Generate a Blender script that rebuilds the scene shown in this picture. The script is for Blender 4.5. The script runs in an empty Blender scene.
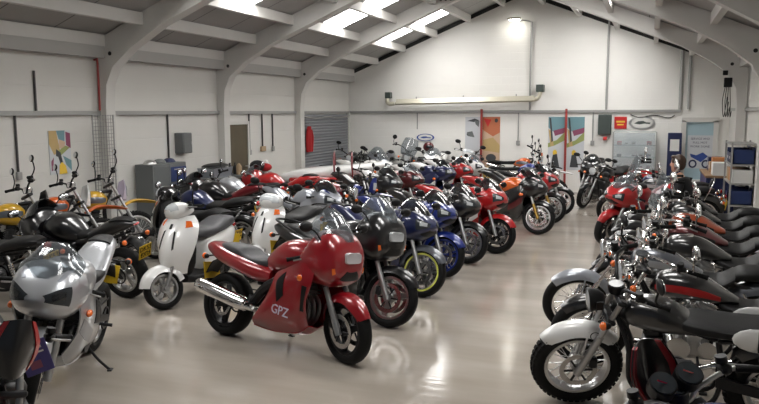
import bpy, bmesh, math, random
from math import sin, cos, pi, radians as R
from mathutils import Vector, Matrix
random.seed(7)
C = bpy.context.scene.collection
V = Vector

# ------------------------------------------------------------------ materials
M = {}
def mat(name, col, rough=.5, metal=0., coat=0., emit=None, estr=0., alpha=None, noise=0., nscale=6., bump=0., bscale=40., spec=.5):
    m = bpy.data.materials.new(name); m.use_nodes = True
    nt = m.node_tree; b = nt.nodes['Principled BSDF']
    b.inputs['Base Color'].default_value = (*col, 1)
    b.inputs['Roughness'].default_value = rough
    b.inputs['Metallic'].default_value = metal
    b.inputs['Coat Weight'].default_value = coat; b.inputs['Specular IOR Level'].default_value = spec
    b.inputs['Coat Roughness'].default_value = .06
    if emit:
        b.inputs['Emission Color'].default_value = (*emit, 1); b.inputs['Emission Strength'].default_value = estr
    if alpha is not None: b.inputs['Alpha'].default_value = alpha
    if noise or bump:
        tc = nt.nodes.new('ShaderNodeTexCoord')
    if noise:
        n = nt.nodes.new('ShaderNodeTexNoise'); n.inputs['Scale'].default_value = nscale; n.inputs['Detail'].default_value = 5
        mx = nt.nodes.new('ShaderNodeMix'); mx.data_type = 'RGBA'
        mx.inputs['A'].default_value = (*[c*(1-noise) for c in col], 1); mx.inputs['B'].default_value = (*[min(1, c*(1+noise)) for c in col], 1)
        nt.links.new(tc.outputs['Object'], n.inputs['Vector']); nt.links.new(n.outputs['Fac'], mx.inputs['Factor'])
        nt.links.new(mx.outputs['Result'], b.inputs['Base Color'])
    if bump:
        n2 = nt.nodes.new('ShaderNodeTexNoise'); n2.inputs['Scale'].default_value = bscale; n2.inputs['Detail'].default_value = 3
        bp = nt.nodes.new('ShaderNodeBump'); bp.inputs['Strength'].default_value = bump; bp.inputs['Distance'].default_value = .004
        nt.links.new(tc.outputs['Object'], n2.inputs['Vector']); nt.links.new(n2.outputs['Fac'], bp.inputs['Height'])
        nt.links.new(bp.outputs['Normal'], b.inputs['Normal'])
    M[name] = m
    return m

def paint(name, col, flake=.25, rough=.3): return mat(name, col, rough, flake, 1.0)
paint('red_paint', (.27, .004, .010), .1); paint('deep_red', (.16, .006, .012), .2); paint('bright_red', (.42, .008, .010), .0)
paint('silver_paint', (.52, .54, .57), .55, .3); paint('grey_paint', (.13, .14, .16), .5); paint('pale_grey', (.34, .36, .40), .4)
paint('black_paint', (.004, .004, .005), .0); paint('blue_paint', (.007, .022, .18), .2); paint('navy_paint', (.008, .014, .07), .2)
paint('light_blue', (.22, .36, .58), .2); paint('white_paint', (.78, .78, .77), .0); paint('orange_paint', (.62, .11, .01), .1)
paint('burnt_orange', (.36, .06, .015), .2); paint('yellow_paint', (.62, .36, .02), .0); paint('lilac_white', (.62, .55, .68), .0)
paint('maroon_paint', (.10, .012, .014), .3)
mat('chrome', (.82, .82, .82), .08, 1.); mat('alloy', (.55, .55, .55), .28, 1., noise=.1); mat('fork_steel', (.42, .42, .42), .3, .9)
mat('dark_metal', (.022, .022, .024), .42, .6, noise=.25, nscale=30); mat('engine_metal', (.09, .09, .09), .4, .85, noise=.3, nscale=25)
mat('black_plastic', (.006, .006, .0065), .45, spec=.3); mat('rubber', (.006, .006, .006), .65, bump=.4, bscale=160, spec=.2)
mat('seat_vinyl', (.007, .007, .0075), .5, spec=.3, bump=.25, bscale=120); mat('grey_vinyl', (.045, .045, .05), .5, bump=.25, bscale=120)
mat('disc_steel', (.48, .47, .46), .25, 1.); mat('gold_alloy', (.42, .27, .07), .3, .9)
mat('orange_lens', (.85, .16, .02), .15, 0, 1.); mat('red_lens', (.4, .008, .01), .15, 0, 1.)
mat('plate_yellow', (.62, .40, .015), .4); mat('plate_white', (.7, .7, .68), .4)
mat('yellow_tape', (.62, .66, .12), .4); mat('dial', (.03, .035, .04), .2)
mat('mirror_glass', (.7, .72, .75), .03, 1.); mat('paper', (.7, .7, .68), .7); mat('tag_blue', (.06, .05, .22), .4)

def glass(name, col, tint, rough=.04):
    m = bpy.data.materials.new(name); m.use_nodes = True; nt = m.node_tree; nt.nodes.clear()
    o = nt.nodes.new('ShaderNodeOutputMaterial'); t = nt.nodes.new('ShaderNodeBsdfTransparent'); g = nt.nodes.new('ShaderNodeBsdfPrincipled')
    g.inputs['Base Color'].default_value = (*col, 1); g.inputs['Roughness'].default_value = rough; g.inputs['Coat Weight'].default_value = 1
    t.inputs['Color'].default_value = (.9, .93, .95, 1)
    mx = nt.nodes.new('ShaderNodeMixShader'); mx.inputs[0].default_value = tint
    nt.links.new(t.outputs[0], mx.inputs[1]); nt.links.new(g.outputs[0], mx.inputs[2]); nt.links.new(mx.outputs[0], o.inputs[0])
    M[name] = m
glass('screen_clear', (.12, .13, .14), .42); glass('screen_dark', (.015, .016, .018), .75); glass('lens_clear', (.75, .78, .8), .62)
glass('pane', (.75, .8, .82), .25); glass('shelf_glass', (.55, .65, .63), .45)

# ------------------------------------------------------------------ mesh helpers
class MB:
    def __init__(s): s.v = []; s.f = []; s.m = []; s.roles = []; s.cur = 0
    def role(s, r):
        if r not in s.roles: s.roles.append(r)
        s.cur = s.roles.index(r); return s
    def add(s, vs, fs):
        b = len(s.v); s.v += [V(v) for v in vs]
        for f in fs: s.f.append([b+i for i in f]); s.m.append(s.cur)
        return s
    def hull(s, pts):
        bm = bmesh.new()
        for p in pts: bm.verts.new(p)
        r = bmesh.ops.convex_hull(bm, input=bm.verts[:])
        bmesh.ops.delete(bm, geom=[g for g in r['geom_interior'] if isinstance(g, bmesh.types.BMVert)], context='VERTS')
        bmesh.ops.dissolve_limit(bm, angle_limit=.01, verts=bm.verts[:], edges=bm.edges[:])
        bm.verts.index_update()
        s.add([v.co.copy() for v in bm.verts], [[v.index for v in f.verts] for f in bm.faces]); bm.free(); return s
    def box(s, c, d, b=0., rot=None):
        hx, hy, hz = d[0]/2, d[1]/2, d[2]/2; pts = []
        for sx in (-1, 1):
            for sy in (-1, 1):
                for sz in (-1, 1):
                    if b: pts += [(sx*hx, sy*(hy-b), sz*(hz-b)), (sx*(hx-b), sy*hy, sz*(hz-b)), (sx*(hx-b), sy*(hy-b), sz*hz)]
                    else: pts.append((sx*hx, sy*hy, sz*hz))
        c = V(c); rm = rot if rot else Matrix.Identity(3)
        pts = [rm @ V(p) + c for p in pts]
        if b: return s.hull(pts)
        return s.add(pts, [(0,1,3,2),(4,6,7,5),(0,4,5,1),(2,3,7,6),(0,2,6,4),(1,5,7,3)])
    def cyl(s, p0, p1, r0, r1=None, n=14, cap=True):
        return s.tube([p0, p1], [r0, r0 if r1 is None else r1], n, sm=0)
    def tube(s, pts, r, n=10, sm=6, closed=False):
        pts = [V(p) for p in pts]
        rs = list(r) if isinstance(r, (list, tuple)) else [r]*len(pts)
        if sm and len(pts) > 2: pts, rs = crpath(pts, rs, sm, closed)
        N = len(pts); rings = []; up = None
        for i, p in enumerate(pts):
            a = pts[(i-1) % N] if (i or closed) else p; b = pts[(i+1) % N] if (i < N-1 or closed) else p
            t = (b-a).normalized() if (b-a).length > 1e-9 else V((0,0,1))
            if up is None: up = t.orthogonal().normalized()
            up = (up - t*up.dot(t)); up = up.normalized() if up.length > 1e-6 else t.orthogonal().normalized()
            w = t.cross(up)
            rings.append([p + (up*cos(2*pi*k/n) + w*sin(2*pi*k/n))*rs[i] for k in range(n)])
        return s.loft(rings, cap=not closed, loop=closed)
    def loft(s, rings, cap=True, loop=False):
        n = len(rings[0]); N = len(rings); vs = [p for r in rings for p in r]; fs = []
        for i in range(N if loop else N-1):
            j = (i+1) % N
            for k in range(n):
                l = (k+1) % n
                fs.append((i*n+k, i*n+l, j*n+l, j*n+k))
        if cap: fs += [tuple(range(n))[::-1], tuple((N-1)*n+k for k in range(n))]
        return s.add(vs, fs)
    def lathe(s, prof, n=40, c=(0,0,0), ax='y', closed=True):
        rings = []
        for k in range(n):
            a = 2*pi*k/n
            if ax == 'y': rings.append([V(c)+V((r*cos(a), h, r*sin(a))) for r, h in prof])
            elif ax == 'z': rings.append([V(c)+V((r*cos(a), r*sin(a), h)) for r, h in prof])
            else: rings.append([V(c)+V((h, r*cos(a), r*sin(a))) for r, h in prof])
        return s.loft(rings, cap=False, loop=True) if closed else s._open(rings)
    def _open(s, rings):
        n = len(rings[0]); N = len(rings); vs = [p for r in rings for p in r]; fs = []
        for i in range(N):
            j = (i+1) % N
            for k in range(n-1): fs.append((i*n+k, i*n+k+1, j*n+k+1, j*n+k))
        return s.add(vs, fs)
    def ell(s, c, r, n=14, m=8, rot=None, lo=-1., hi=1.):
        c = V(c); rm = rot if rot else Matrix.Identity(3); rings = []
        for i in range(m+1):
            h = lo+(hi-lo)*i/m; ph = h*pi/2
            rr = max(cos(ph), .015)
            rings.append([c + rm @ V((r[0]*rr*cos(2*pi*k/n), r[1]*rr*sin(2*pi*k/n), r[2]*sin(ph))) for k in range(n)])
        return s.loft(rings)
    def shell(s, S, nu, nv, th=.006, u0=0., u1=1., v0=0., v1=1., off=0., flip=False, ys=1, quad=None):
        """thick patch of a surface function S(u, v); ys=-1 mirrors it across the centre plane"""
        outer = []; inner = []
        for i in range(nu+1):
            for j in range(nv+1):
                a, b = i/nu, j/nv
                if quad:
                    (q0, q1, q2, q3) = quad
                    u = (q0[0]*(1-a)+q1[0]*a)*(1-b) + (q3[0]*(1-a)+q2[0]*a)*b
                    v = (q0[1]*(1-a)+q1[1]*a)*(1-b) + (q3[1]*(1-a)+q2[1]*a)*b
                else: u = u0+(u1-u0)*a; v = v0+(v1-v0)*b
                e = 1e-3; p = S(u, v)
                du = S(u+e, v)-S(u-e, v); dv = S(u, v+e)-S(u, v-e)
                nrm = du.cross(dv); nrm = nrm.normalized() if nrm.length > 1e-12 else V((0,0,1))
                if flip: nrm = -nrm
                o = p+nrm*off; q = o-nrm*th
                if ys < 0: o = V((o.x, -o.y, o.z)); q = V((q.x, -q.y, q.z))
                outer.append(o); inner.append(q)
        W = nv+1; n0 = len(outer); fs = []
        for i in range(nu):
            for j in range(nv):
                f = (i*W+j, (i+1)*W+j, (i+1)*W+j+1, i*W+j+1)
                if flip != (ys < 0): f = f[::-1]
                fs.append(f); fs.append(tuple(n0+k for k in f[::-1]))
        bd = [i*W for i in range(nu+1)] + [nu*W+j for j in range(1, nv+1)] + [i*W+nv for i in range(nu-1, -1, -1)] + [j for j in range(nv-1, 0, -1)]
        for k in range(len(bd)):
            a, b = bd[k], bd[(k+1) % len(bd)]
            f = (a, n0+a, n0+b, b)
            fs.append(f[::-1] if flip != (ys < 0) else f)
        return s.add(outer+inner, fs)
    def body(s, secs, nx=5, nt=24):
        S = bodyf(secs); N = (len(secs)-1)*nx
        return s.loft([[S(i/N, k/nt) for k in range(nt)] for i in range(N+1)])
    def mesh(s, name, sharp=38):
        me = bpy.data.meshes.new(name); me.from_pydata(s.v, [], s.f)
        for r in (s.roles or ['paper']): me.materials.append(M[DEF.get(r, r)])
        me.polygons.foreach_set('material_index', s.m)
        bm = bmesh.new(); bm.from_mesh(me); bmesh.ops.recalc_face_normals(bm, faces=bm.faces[:]); bm.to_mesh(me); bm.free()
        me.shade_smooth(); me.set_sharp_from_angle(angle=R(sharp)); me['roles'] = ','.join(s.roles)
        return me

def cr(p0, p1, p2, p3, t):
    return (p1*2 + (p2-p0)*t + (p0*2-p1*5+p2*4-p3)*t*t + (p1*3-p0-p2*3+p3)*t*t*t)*.5
def crpath(pts, rs, sm, closed=False):
    N = len(pts); op = []; orr = []
    for i in range(N if closed else N-1):
        g = (lambda k: k % N) if closed else (lambda k: min(max(k, 0), N-1))
        for q in range(sm):
            t = q/sm
            op.append(cr(pts[g(i-1)], pts[g(i)], pts[g(i+1)], pts[g(i+2)], t)); orr.append(rs[g(i)]*(1-t)+rs[g(i+1)]*t)
    if not closed: op.append(pts[-1]); orr.append(rs[-1])
    return op, orr
def crs(a, u):
    """Catmull-Rom through the list a at u in 0..1"""
    N = len(a)-1; x = min(max(u*N, -.3), N+.3); i = min(max(int(math.floor(x)), 0), N-1); t = x-i
    g = lambda k: a[min(max(k, 0), N)]
    return cr(g(i-1), g(i), g(i+1), g(i+2), t)
def bodyf(secs):
    """closed tube of superellipse rings: (x, z_bottom, z_top, half_width, exponent, lean of the ring)"""
    q = [V((s[0], s[1], s[2])) for s in secs]; w = [V((s[3], s[4] if len(s) > 4 else 2.4, s[5] if len(s) > 5 else 0.)) for s in secs]
    def S(u, v):
        a = crs(q, u); b = crs(w, u); t = 2*pi*v; c, sn = cos(t), sin(t); e = 2/max(b.y, 1.2)
        y = max(b.x, .004)*math.copysign(abs(c)**e, c); zz = math.copysign(abs(sn)**e, sn)
        h = (a.z-a.y)/2
        return V((a.x+b.z*zz*h, y, (a.y+a.z)/2+h*zz))
    return S
def gridf(rows):
    rows = [[V(p) for p in r] for r in rows]
    return lambda u, v: crs([crs(r, v) for r in rows], u)

DEF = {}                       # role -> material name; a role that is a material's own name stands for itself
def link(name, me, parent=None):
    o = bpy.data.objects.new(name, me); C.objects.link(o)
    if parent: o.parent = parent
    return o
def tag(o, label, cat, group=None):
    o['label'] = label; o['category'] = cat
    if group: o['group'] = group
    return o
def empty(name, loc, rot=(0,0,0)):
    o = bpy.data.objects.new(name, None); C.objects.link(o); o.location = loc; o.rotation_euler = rot; o.empty_display_size = .1
    return o
def obj(name, mb, parent=None, sharp=38): return link(name, mb.mesh(name, sharp), parent)
def struct(name, mb, parent=None):
    o = obj(name, mb, parent); o['kind'] = 'structure'; return o
def text_mb(s, size, role, mtx, ext=.0015):
    cu = bpy.data.curves.new('lettering', 'FONT'); cu.body = s; cu.size = size; cu.extrude = ext; cu.align_x = 'CENTER'; cu.align_y = 'CENTER'; cu.resolution_u = 2
    t = bpy.data.objects.new('lettering', cu); C.objects.link(t)
    me = bpy.data.meshes.new_from_object(t.evaluated_get(bpy.context.evaluated_depsgraph_get()))
    mb = MB().role(role); mb.add([mtx @ v.co for v in me.vertices], [list(p.vertices) for p in me.polygons])
    bpy.data.objects.remove(t); bpy.data.curves.remove(cu); bpy.data.meshes.remove(me)
    return mb
# ------------------------------------------------------------------ motorcycles (x forward, y left, z up, origin on the ground)
PROTO = {}
class Proto:
    def __init__(s, kind, axle, rake): s.kind = kind; s.p = []; s.axle = V(axle); s.rake = rake; PROTO[kind] = s
    def add(s, name, mb, parent=None, steer=False, sharp=38):
        s.p.append((name, parent, mb.mesh(s.kind+'_'+name, sharp), steer)); return len(s.p)-1

def tyre_mb(x, r, rim, w, knob=0, c=None):
    mb = MB().role('rubber'); prof = []; cz = (r+rim)/2; n = 14
    for k in range(n):
        t = 2*pi*k/n; a, b = cos(t), sin(t)
        prof.append((cz+(r-rim)/2*math.copysign(abs(a)**.85, a), w/2*math.copysign(abs(b)**.8, b)))
    mb.lathe(prof, 44, (x, 0, r))
    if knob:
        for k in range(knob):
            a = 2*pi*k/knob
            for sy in (-1, 0, 1):
                rm = Matrix.Rotation(-a-(pi/knob if sy == 0 else 0), 3, 'Y'); rr = r-.002 if sy == 0 else r-.014
                mb.box(V((x, sy*w*.3, r))+rm @ V((rr, 0, 0)), (.022, w*.2, r*.09), 0, rm)
    return mb
def rim_mb(x, r, rim, w, style, role='alloy'):
    mb = MB().role(role); c = (x, 0, r); h = w*.36
    mb.lathe([(rim+.008, -h), (rim+.012, -h+.006), (rim-.012, -h*.5), (rim-.012, h*.5), (rim+.012, h-.006), (rim+.008, h), (rim-.012, h), (rim-.022, h*.5), (rim-.022, -h*.5), (rim-.012, -h)], 44, c)
    mb.lathe([(.012, -.06), (.045, -.06), (.05, -.03), (.035, -.02), (.035, .02), (.05, .03), (.045, .06), (.012, .06)], 18, c)
    if style == 'wire':
        n = 32
        for k in range(n):
            a = 2*pi*k/n; sy = 1 if k % 2 else -1; a2 = a+(.5 if (k//2) % 2 else -.5)*.8
            mb.cyl(V(c)+V((.042*cos(a2), sy*.038, .042*sin(a2))), V(c)+V(((rim-.012)*cos(a), sy*h*.3, (rim-.012)*sin(a))), .0028, n=4, cap=False)
    else:
        n = int(style)
        for k in range(n):
            a = 2*pi*k/n+.3
            for da in ((-.16, .16) if n > 3 else (0,)):
                d1 = V((cos(a), 0, sin(a))); d2 = V((cos(a+da), 0, sin(a+da))); t1 = V((-d1.z, 0, d1.x)); t2 = V((-d2.z, 0, d2.x)); w1 = .016 if n > 3 else .03
                w2 = .012 if n > 3 else .026; pts = []
                for sy in (-1, 1):
                    for q in (-1, 1):
                        pts += [V(c)+d1*.035+t1*q*w1+V((0, sy*.022, 0)), V(c)+d2*(rim-.014)+t2*q*w2+V((0, sy*.017, 0))]
                mb.hull(pts)
    return mb
def disc_mb(x, r, y, rd, role='disc_steel'):
    mb = MB().role(role); c = (x, y, r)
    mb.lathe([(rd*.72, -.003), (rd, -.003), (rd, .003), (rd*.72, .003)], 40, c)
    mb.role('dark_metal')
    for k in range(6):
        a = k*pi/3; d = V((cos(a), 0, sin(a))); mb.cyl(V(c)+d*.04, V(c)+d*rd*.76, .009, n=6)
    return mb
def wheel(P, nm, x, r, rim, w, style, steer, discs, dr=.15, role='rim', knob=0, tape=False):
    i = P.add(nm, rim_mb(x, r, rim, w, style, role), None, steer)
    P.add('tyre', tyre_mb(x, r, rim, w, knob), i)
    for y in discs: P.add('brake_disc', disc_mb(x, r, y, dr), i)
    if tape:
        mb = MB().role('tape'); c = (x, 0, r)
        for sy in (-1, 1): mb.lathe([(rim-.004, sy*w*.40), (rim+.016, sy*w*.40), (rim+.016, sy*w*.44), (rim-.004, sy*w*.44)], 44, c)
        P.add('rim_tape', mb, i)
    return i
def fender_mb(x, r, a0, a1, rad, w, role='body', th=.006, drop=.5):
    """mudguard round an axle at (x, r): angles from straight ahead, up over the wheel, to the back"""
    def S(u, v):
        a = R(a0+(a1-a0)*u); t = (v-.5)*2
        rr = rad-abs(t)**2.6*drop*w; y = w*math.copysign(abs(t)**.8, t)
        taper = 1-.35*max(0, (abs(u-.5)*2-.6)/.4)
        return V((x+rr*cos(a), y*taper, r+rr*sin(a)))
    return MB().role(role).shell(S, 22, 12, th)
def indicator(P, c, steer=False, stem=None):
    mb = MB().role('indicator_body')
    if stem: mb.cyl(stem, c, .008, n=6)
    mb.ell(c, (.036, .026, .026), 12, 6)
    i = P.add('indicator', mb, None, steer); d = .022 if c[0] > 0 else -.022
    P.add('lens', MB().role('orange_lens').ell((c[0]+d, c[1], c[2]), (.028, .032, .032), 12, 6), i)
def mirror(P, base, mid, c, r, steer, role='mirror_body', tilt=0.):
    mb = MB().role('mirror_stalk').tube([base, mid, c], .008, 7).role(role)
    rm = Matrix.Rotation(tilt, 3, 'X')
    mb.ell(c, r, 16, 8, rm)
    i = P.add('mirror', mb, None, steer)
    P.add('mirror_glass', MB().role('mirror_glass').ell((c[0]-r[0]*.55, c[1], c[2]), (r[0]*.55, r[1]*.9, r[2]*.86), 16, 6, rm), i)
def fork(P, axle, rake, length, off, y, r_up, r_lo, split, role='fork_steel', brace=None):
    """two fork legs from the axle up the raked steering head"""
    d = V((-sin(rake), 0, cos(rake))); a = V(axle)+V((off*cos(rake)*0, 0, 0))
    for sy in (1, -1):
        b = a+V((0, sy*y, 0)); mb = MB().role(role).cyl(b-d*.03, b+d*length*split, r_lo, n=14)
        mb.role('fork_upper').cyl(b+d*length*split, b+d*length, r_up, n=14).role(role).box(b+V((.0, 0, 0)), (.05, .035, .06), .01)
        P.add('fork_leg', mb, None, True)
    mb = MB().role('dark_metal')
    for q in (.72, .97): mb.box(a+d*length*q, (.07, y*2+.075, .04), .012, Matrix.Rotation(-rake, 3, 'Y'))
    P.add('fork_yoke', mb, None, True)
    return a+d*length
def caliper(P, x, r, y, role='dark_metal'):
    mb = MB().role(role)
    for sy in (1, -1): mb.box((x-.11, sy*y, r+.06), (.06, .05, .1), .014)
    P.add('brake_caliper', mb, None, True)
def engine_mb(cx, cz, kind, fins=True):
    mb = MB().role('engine'); 
    if kind == 'vtwin':
        mb.box((cx, 0, cz-.12), (.42, .24, .22), .05)
        for sy in (-1, 1):
            mb.role('engine_cover').cyl((cx+.1, sy*.11, cz-.12), (cx+.1, sy*.17, cz-.12), .11, .095, 24).cyl((cx-.12, sy*.11, cz-.11), (cx-.12, sy*.165, cz-.11), .085, .07, 20)
        for a in (24, -24):
            d = V((sin(R(a)), 0, cos(R(a)))); b = V((cx, 0, cz-.03)); rm = Matrix.Rotation(R(a), 3, 'Y')
            mb.role('engine')
            for k in range(8): mb.cyl(b+d*(.06+k*.026), b+d*(.074+k*.026), .088, n=18)
            mb.cyl(b, b+d*.28, .07, n=16).role('engine_cover').box(b+d*.305, (.15, .13, .06), .02, rm)
        mb.cyl((cx, .08, cz+.12), (cx, .165, cz+.12), .085, .075, 24).cyl((cx, -.08, cz+.12), (cx, -.15, cz+.12), .06, .05, 20)
    elif kind == 'single':
        mb.box((cx-.02, 0, cz-.12), (.34, .22, .2), .05)
        d = V((sin(R(10)), 0, cos(R(10)))); b = V((cx+.08, 0, cz-.05))
        for k in range(8): mb.box(b+d*(.05+k*.026), (.15, .16, .012), 0, Matrix.Rotation(R(10), 3, 'Y'))
        mb.cyl(b, b+d*.26, .06, n=14).role('engine_cover').box(b+d*.27, (.12, .13, .07), .02)
        for sy in (-1, 1): mb.cyl((cx-.04, sy*.1, cz-.12), (cx-.04, sy*.145, cz-.12), .09, .08, 22)
    else:
        mb.box((cx-.02, 0, cz-.12), (.44, .34, .22), .05).box((cx+.08, 0, cz+.06), (.2, .36, .22), .03).box((cx+.1, 0, cz+.19), (.16, .36, .08), .025)
        for k in range(5): mb.box((cx+.08, 0, cz-.02+k*.03), (.23, .38, .01))
        mb.role('engine_cover')
        for sy in (-1, 1): mb.cyl((cx+.06, sy*.16, cz-.11), (cx+.06, sy*.205, cz-.11), .085, .075, 24).cyl((cx-.14, sy*.15, cz-.09), (cx-.14, sy*.195, cz-.09), .095, .08, 24)
    return mb
def bars(P, pts, grip, r=.012, role='bar', levers=True, cz=None):
    """handlebar through pts on the left side, mirrored; grips at the ends, levers in front"""
    L = [V(p) for p in pts]; full = [V((p.x, -p.y, p.z)) for p in L[::-1]] + L
    i = P.add('handlebar', MB().role(role).tube(full, r, 9, 5), None, True)
    for sy in (1, -1):
        e = V((L[-1].x, sy*L[-1].y, L[-1].z)); q = V((L[-2].x, sy*L[-2].y, L[-2].z)); d = (e-q).normalized()
        P.add('grip', MB().role('rubber').cyl(e-d*grip, e+d*.005, .018, n=12).cyl(e+d*.005, e+d*.02, .021, n=12), i)
        if levers:
            s = e-d*(grip+.045)
            mb = MB().role('black_plastic').box(s, (.07, .05, .05), .014).cyl(s+V((.01, 0, .03)), s+V((.01, 0, .06)), .028, .026, 12)
            mb.role('lever').tube([s+V((.035, 0, 0)), s+d*.06+V((.06, 0, 0)), e+d*-.01+V((.055, 0, -.005))], .007, 7)
            P.add('brake_lever' if sy < 0 else 'clutch_lever', mb, i)
    return i
def plate(P, x, z, tilt, w=.21, h=.17, role='plate_yellow', txt=('DK53', 'EXU')):
    rm = Matrix.Rotation(tilt, 3, 'Y'); i = P.add('number_plate', MB().role(role).box((x, 0, z), (.008, w, h), .002, rm))
    for k, s in enumerate(txt):
        mt = Matrix.Translation((x, 0, z)) @ Matrix.Rotation(tilt, 4, 'Y') @ Matrix.Translation((-.0055, 0, .038-.076*k)) @ Matrix.Rotation(-pi/2, 4, 'Z') @ Matrix.Rotation(pi/2, 4, 'X')
        P.add('lettering', text_mb(s, .085, 'black_plastic', mt), i)
def stand(P, x=-.12, y=.12, z=.27):
    P.add('side_stand', MB().role('dark_metal').tube([(x, y, z), (x-.02, y+.1, .15), (x-.05, y+.2, .056)], .011, 8).box((x-.05, y+.205, .056), (.06, .035, .012)))
def pegs(P, x, y, z):
    for sy in (1, -1):
        P.add('footpeg', MB().role('dark_metal').cyl((x, sy*y, z), (x, sy*(y+.11), z), .014, n=8).box((x-.02, sy*(y-.01), z+.03), (.1, .016, .1), .005))

def sport(kind, tour=False):
    k = 1 if tour else 0
    fx, fr = (.76, .305) if tour else (.70, .30); rx, rr = (-.76, .315) if tour else (-.70, .315); rake = R(26 if tour else 24)
    P = Proto(kind, (fx, 0, fr), rake)
    wheel(P, 'front_wheel', fx, fr, .215, .125, '3' if tour else '5', True, (.075, -.075), .155, 'rim', tape=True if kind == 'sportbike_taped' else False)
    wheel(P, 'rear_wheel', rx, rr, .215, .17, '3' if tour else '5', False, (-.09,), .115)
    top = fork(P, (fx, 0, fr), rake, .6 if tour else .58, 0, .105, .026, .03, .45, 'fork_low')
    caliper(P, fx, fr, .085)
    P.add('front_fender', fender_mb(fx, fr, 28, 172, .335 if tour else .328, .085, 'fender', .006, .9), None, True)
    # nose cowl
    if tour: ns = [(.86,.80,.87,.06,2.4),(.845,.72,.95,.17,3),(.79,.65,1.04,.235,3),(.68,.61,1.12,.275,2.8),(.52,.62,1.13,.285,2.6),(.38,.66,1.02,.275,2.5)]
    else: ns = [(.93,.80,.83,.03,2.),(.89,.74,.87,.115,2.4),(.79,.68,.95,.19,2.6),(.64,.62,1.02,.235,2.5),(.48,.62,1.03,.25,2.4),(.36,.66,.95,.235,2.4)]
    kx, kz = (.82, .055) if tour else (.80, .04)
    fwd = lambda x, z, q=1.: (x if x < .3 else .3+(x-.3)*kx, z+q*kz*min(1, max(0, (x-.3)/.25)))
    ns = [(fwd(s[0], 0)[0], fwd(s[0], s[1])[1], fwd(s[0], s[2])[1])+tuple(s[3:]) for s in ns]
    NS = bodyf(ns); i = P.add('nose_fairing', MB().role('body').body(ns, 5, 32))
    if tour:
        mb = MB().role('head_lens').body([(.772,.905,.98,.095,5),(.766,.893,.993,.112,5),(.69,.885,1.0,.125,5)], 3, 32)
        P.add('headlight', mb, i)
        for q in (((.30,-.065),(.38,-.07),(.38,-.02),(.31,-.02)), ((.31,.52),(.38,.52),(.38,.57),(.30,.565))): P.add('indicator', MB().role('orange_lens').shell(NS, 8, 5, .01, off=.006, quad=q), i)
        P.add('air_intake', MB().role('black_plastic').shell(NS, 8, 8, .01, off=.004, quad=((.10,.66),(.3,.66),(.3,.84),(.10,.84))), i)
    else:
        for q in (((.09,.0),(.42,-.04),(.46,.07),(.14,.17)), ((.14,.33),(.46,.43),(.42,.54),(.09,.50))):
            j = P.add('headlight', MB().role('dark_lens').shell(NS, 12, 8, .01, off=.005, quad=q))
            qc = [sum(c[0] for c in q)/4, sum(c[1] for c in q)/4]; q2 = tuple((qc[0]+(c[0]-qc[0])*.5, qc[1]+(c[1]-qc[1])*.5) for c in q)
            P.add('lens', MB().role('head_lens').shell(NS, 8, 6, .01, off=.009, quad=q2), j)
        P.add('air_intake', MB().role('black_plastic').shell(NS, 10, 10, .01, off=.005, quad=((.12,.62),(.36,.62),(.36,.88),(.12,.88))), i)
        for q in (((.40,.15),(.9,.12),(.9,.155),(.40,.175)), ((.40,.325),(.9,.345),(.9,.38),(.40,.35))): P.add('stripe', MB().role('accent').shell(NS, 12, 3, .004, off=.003, quad=q), i)
    # windscreen
    if tour: sc = [[(.80,.0,1.03),(.77,.13,1.015),(.68,.25,.96)],[(.70,.0,1.15),(.68,.13,1.13),(.57,.265,1.04)],[(.58,.0,1.27),(.56,.12,1.24),(.46,.245,1.11)],[(.49,0,1.33),(.475,.10,1.305),(.41,.2,1.18)]]
    else: sc = [[(.80,.0,.945),(.77,.1,.93),(.68,.2,.90)],[(.68,.0,1.05),(.66,.1,1.035),(.56,.215,.97)],[(.54,.0,1.13),(.53,.1,1.11),(.44,.2,1.02)],[(.45,0,1.16),(.44,.08,1.145),(.39,.16,1.06)]]
    sc = [[(fwd(x, z)[0], y, fwd(x, z)[1]) for x, y, z in r] for r in sc]
    full = [[(x, -y, z) for x, y, z in r[:0:-1]]+r for r in sc]
    P.add('windscreen', MB().role('screen').shell(gridf(full), 12, 20, .004))
    # side fairings
    if tour: g = [[(.60,.26,.80),(.57,.27,.66),(.50,.25,.5),(.47,.20,.38),(.44,.13,.28)],[(.44,.285,.86),(.41,.30,.70),(.38,.28,.50),(.34,.24,.34),(.32,.14,.22)],[(.22,.27,.80),(.17,.285,.66),(.14,.275,.48),(.12,.24,.32),(.10,.14,.19)],[(.08,.24,.74),(.04,.26,.58),(-.01,.26,.42),(-.06,.23,.29),(-.08,.13,.185)],[(.02,.22,.66),(-.03,.235,.52),(-.12,.23,.38),(-.22,.20,.27),(-.27,.12,.20)]]
    else: g = [[(.60,.22,.80),(.57,.235,.68),(.50,.21,.54),(.46,.15,.42),(.43,.10,.34)],[(.44,.245,.86),(.40,.265,.70),(.35,.24,.52),(.32,.19,.36),(.30,.11,.25)],[(.22,.235,.80),(.16,.25,.64),(.11,.24,.48),(.08,.19,.32),(.06,.11,.20)],[(.0,.18,.70),(-.06,.215,.56),(-.12,.21,.42),(-.16,.17,.28),(-.18,.1,.19)],[(-.10,.16,.58),(-.18,.19,.48),(-.26,.18,.38),(-.32,.15,.28),(-.34,.09,.21)]]
    g = [[(fwd(x, z)[0], y, fwd(x, z, .5)[1]) for x, y, z in r] for r in g]
    G = gridf(g)
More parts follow.
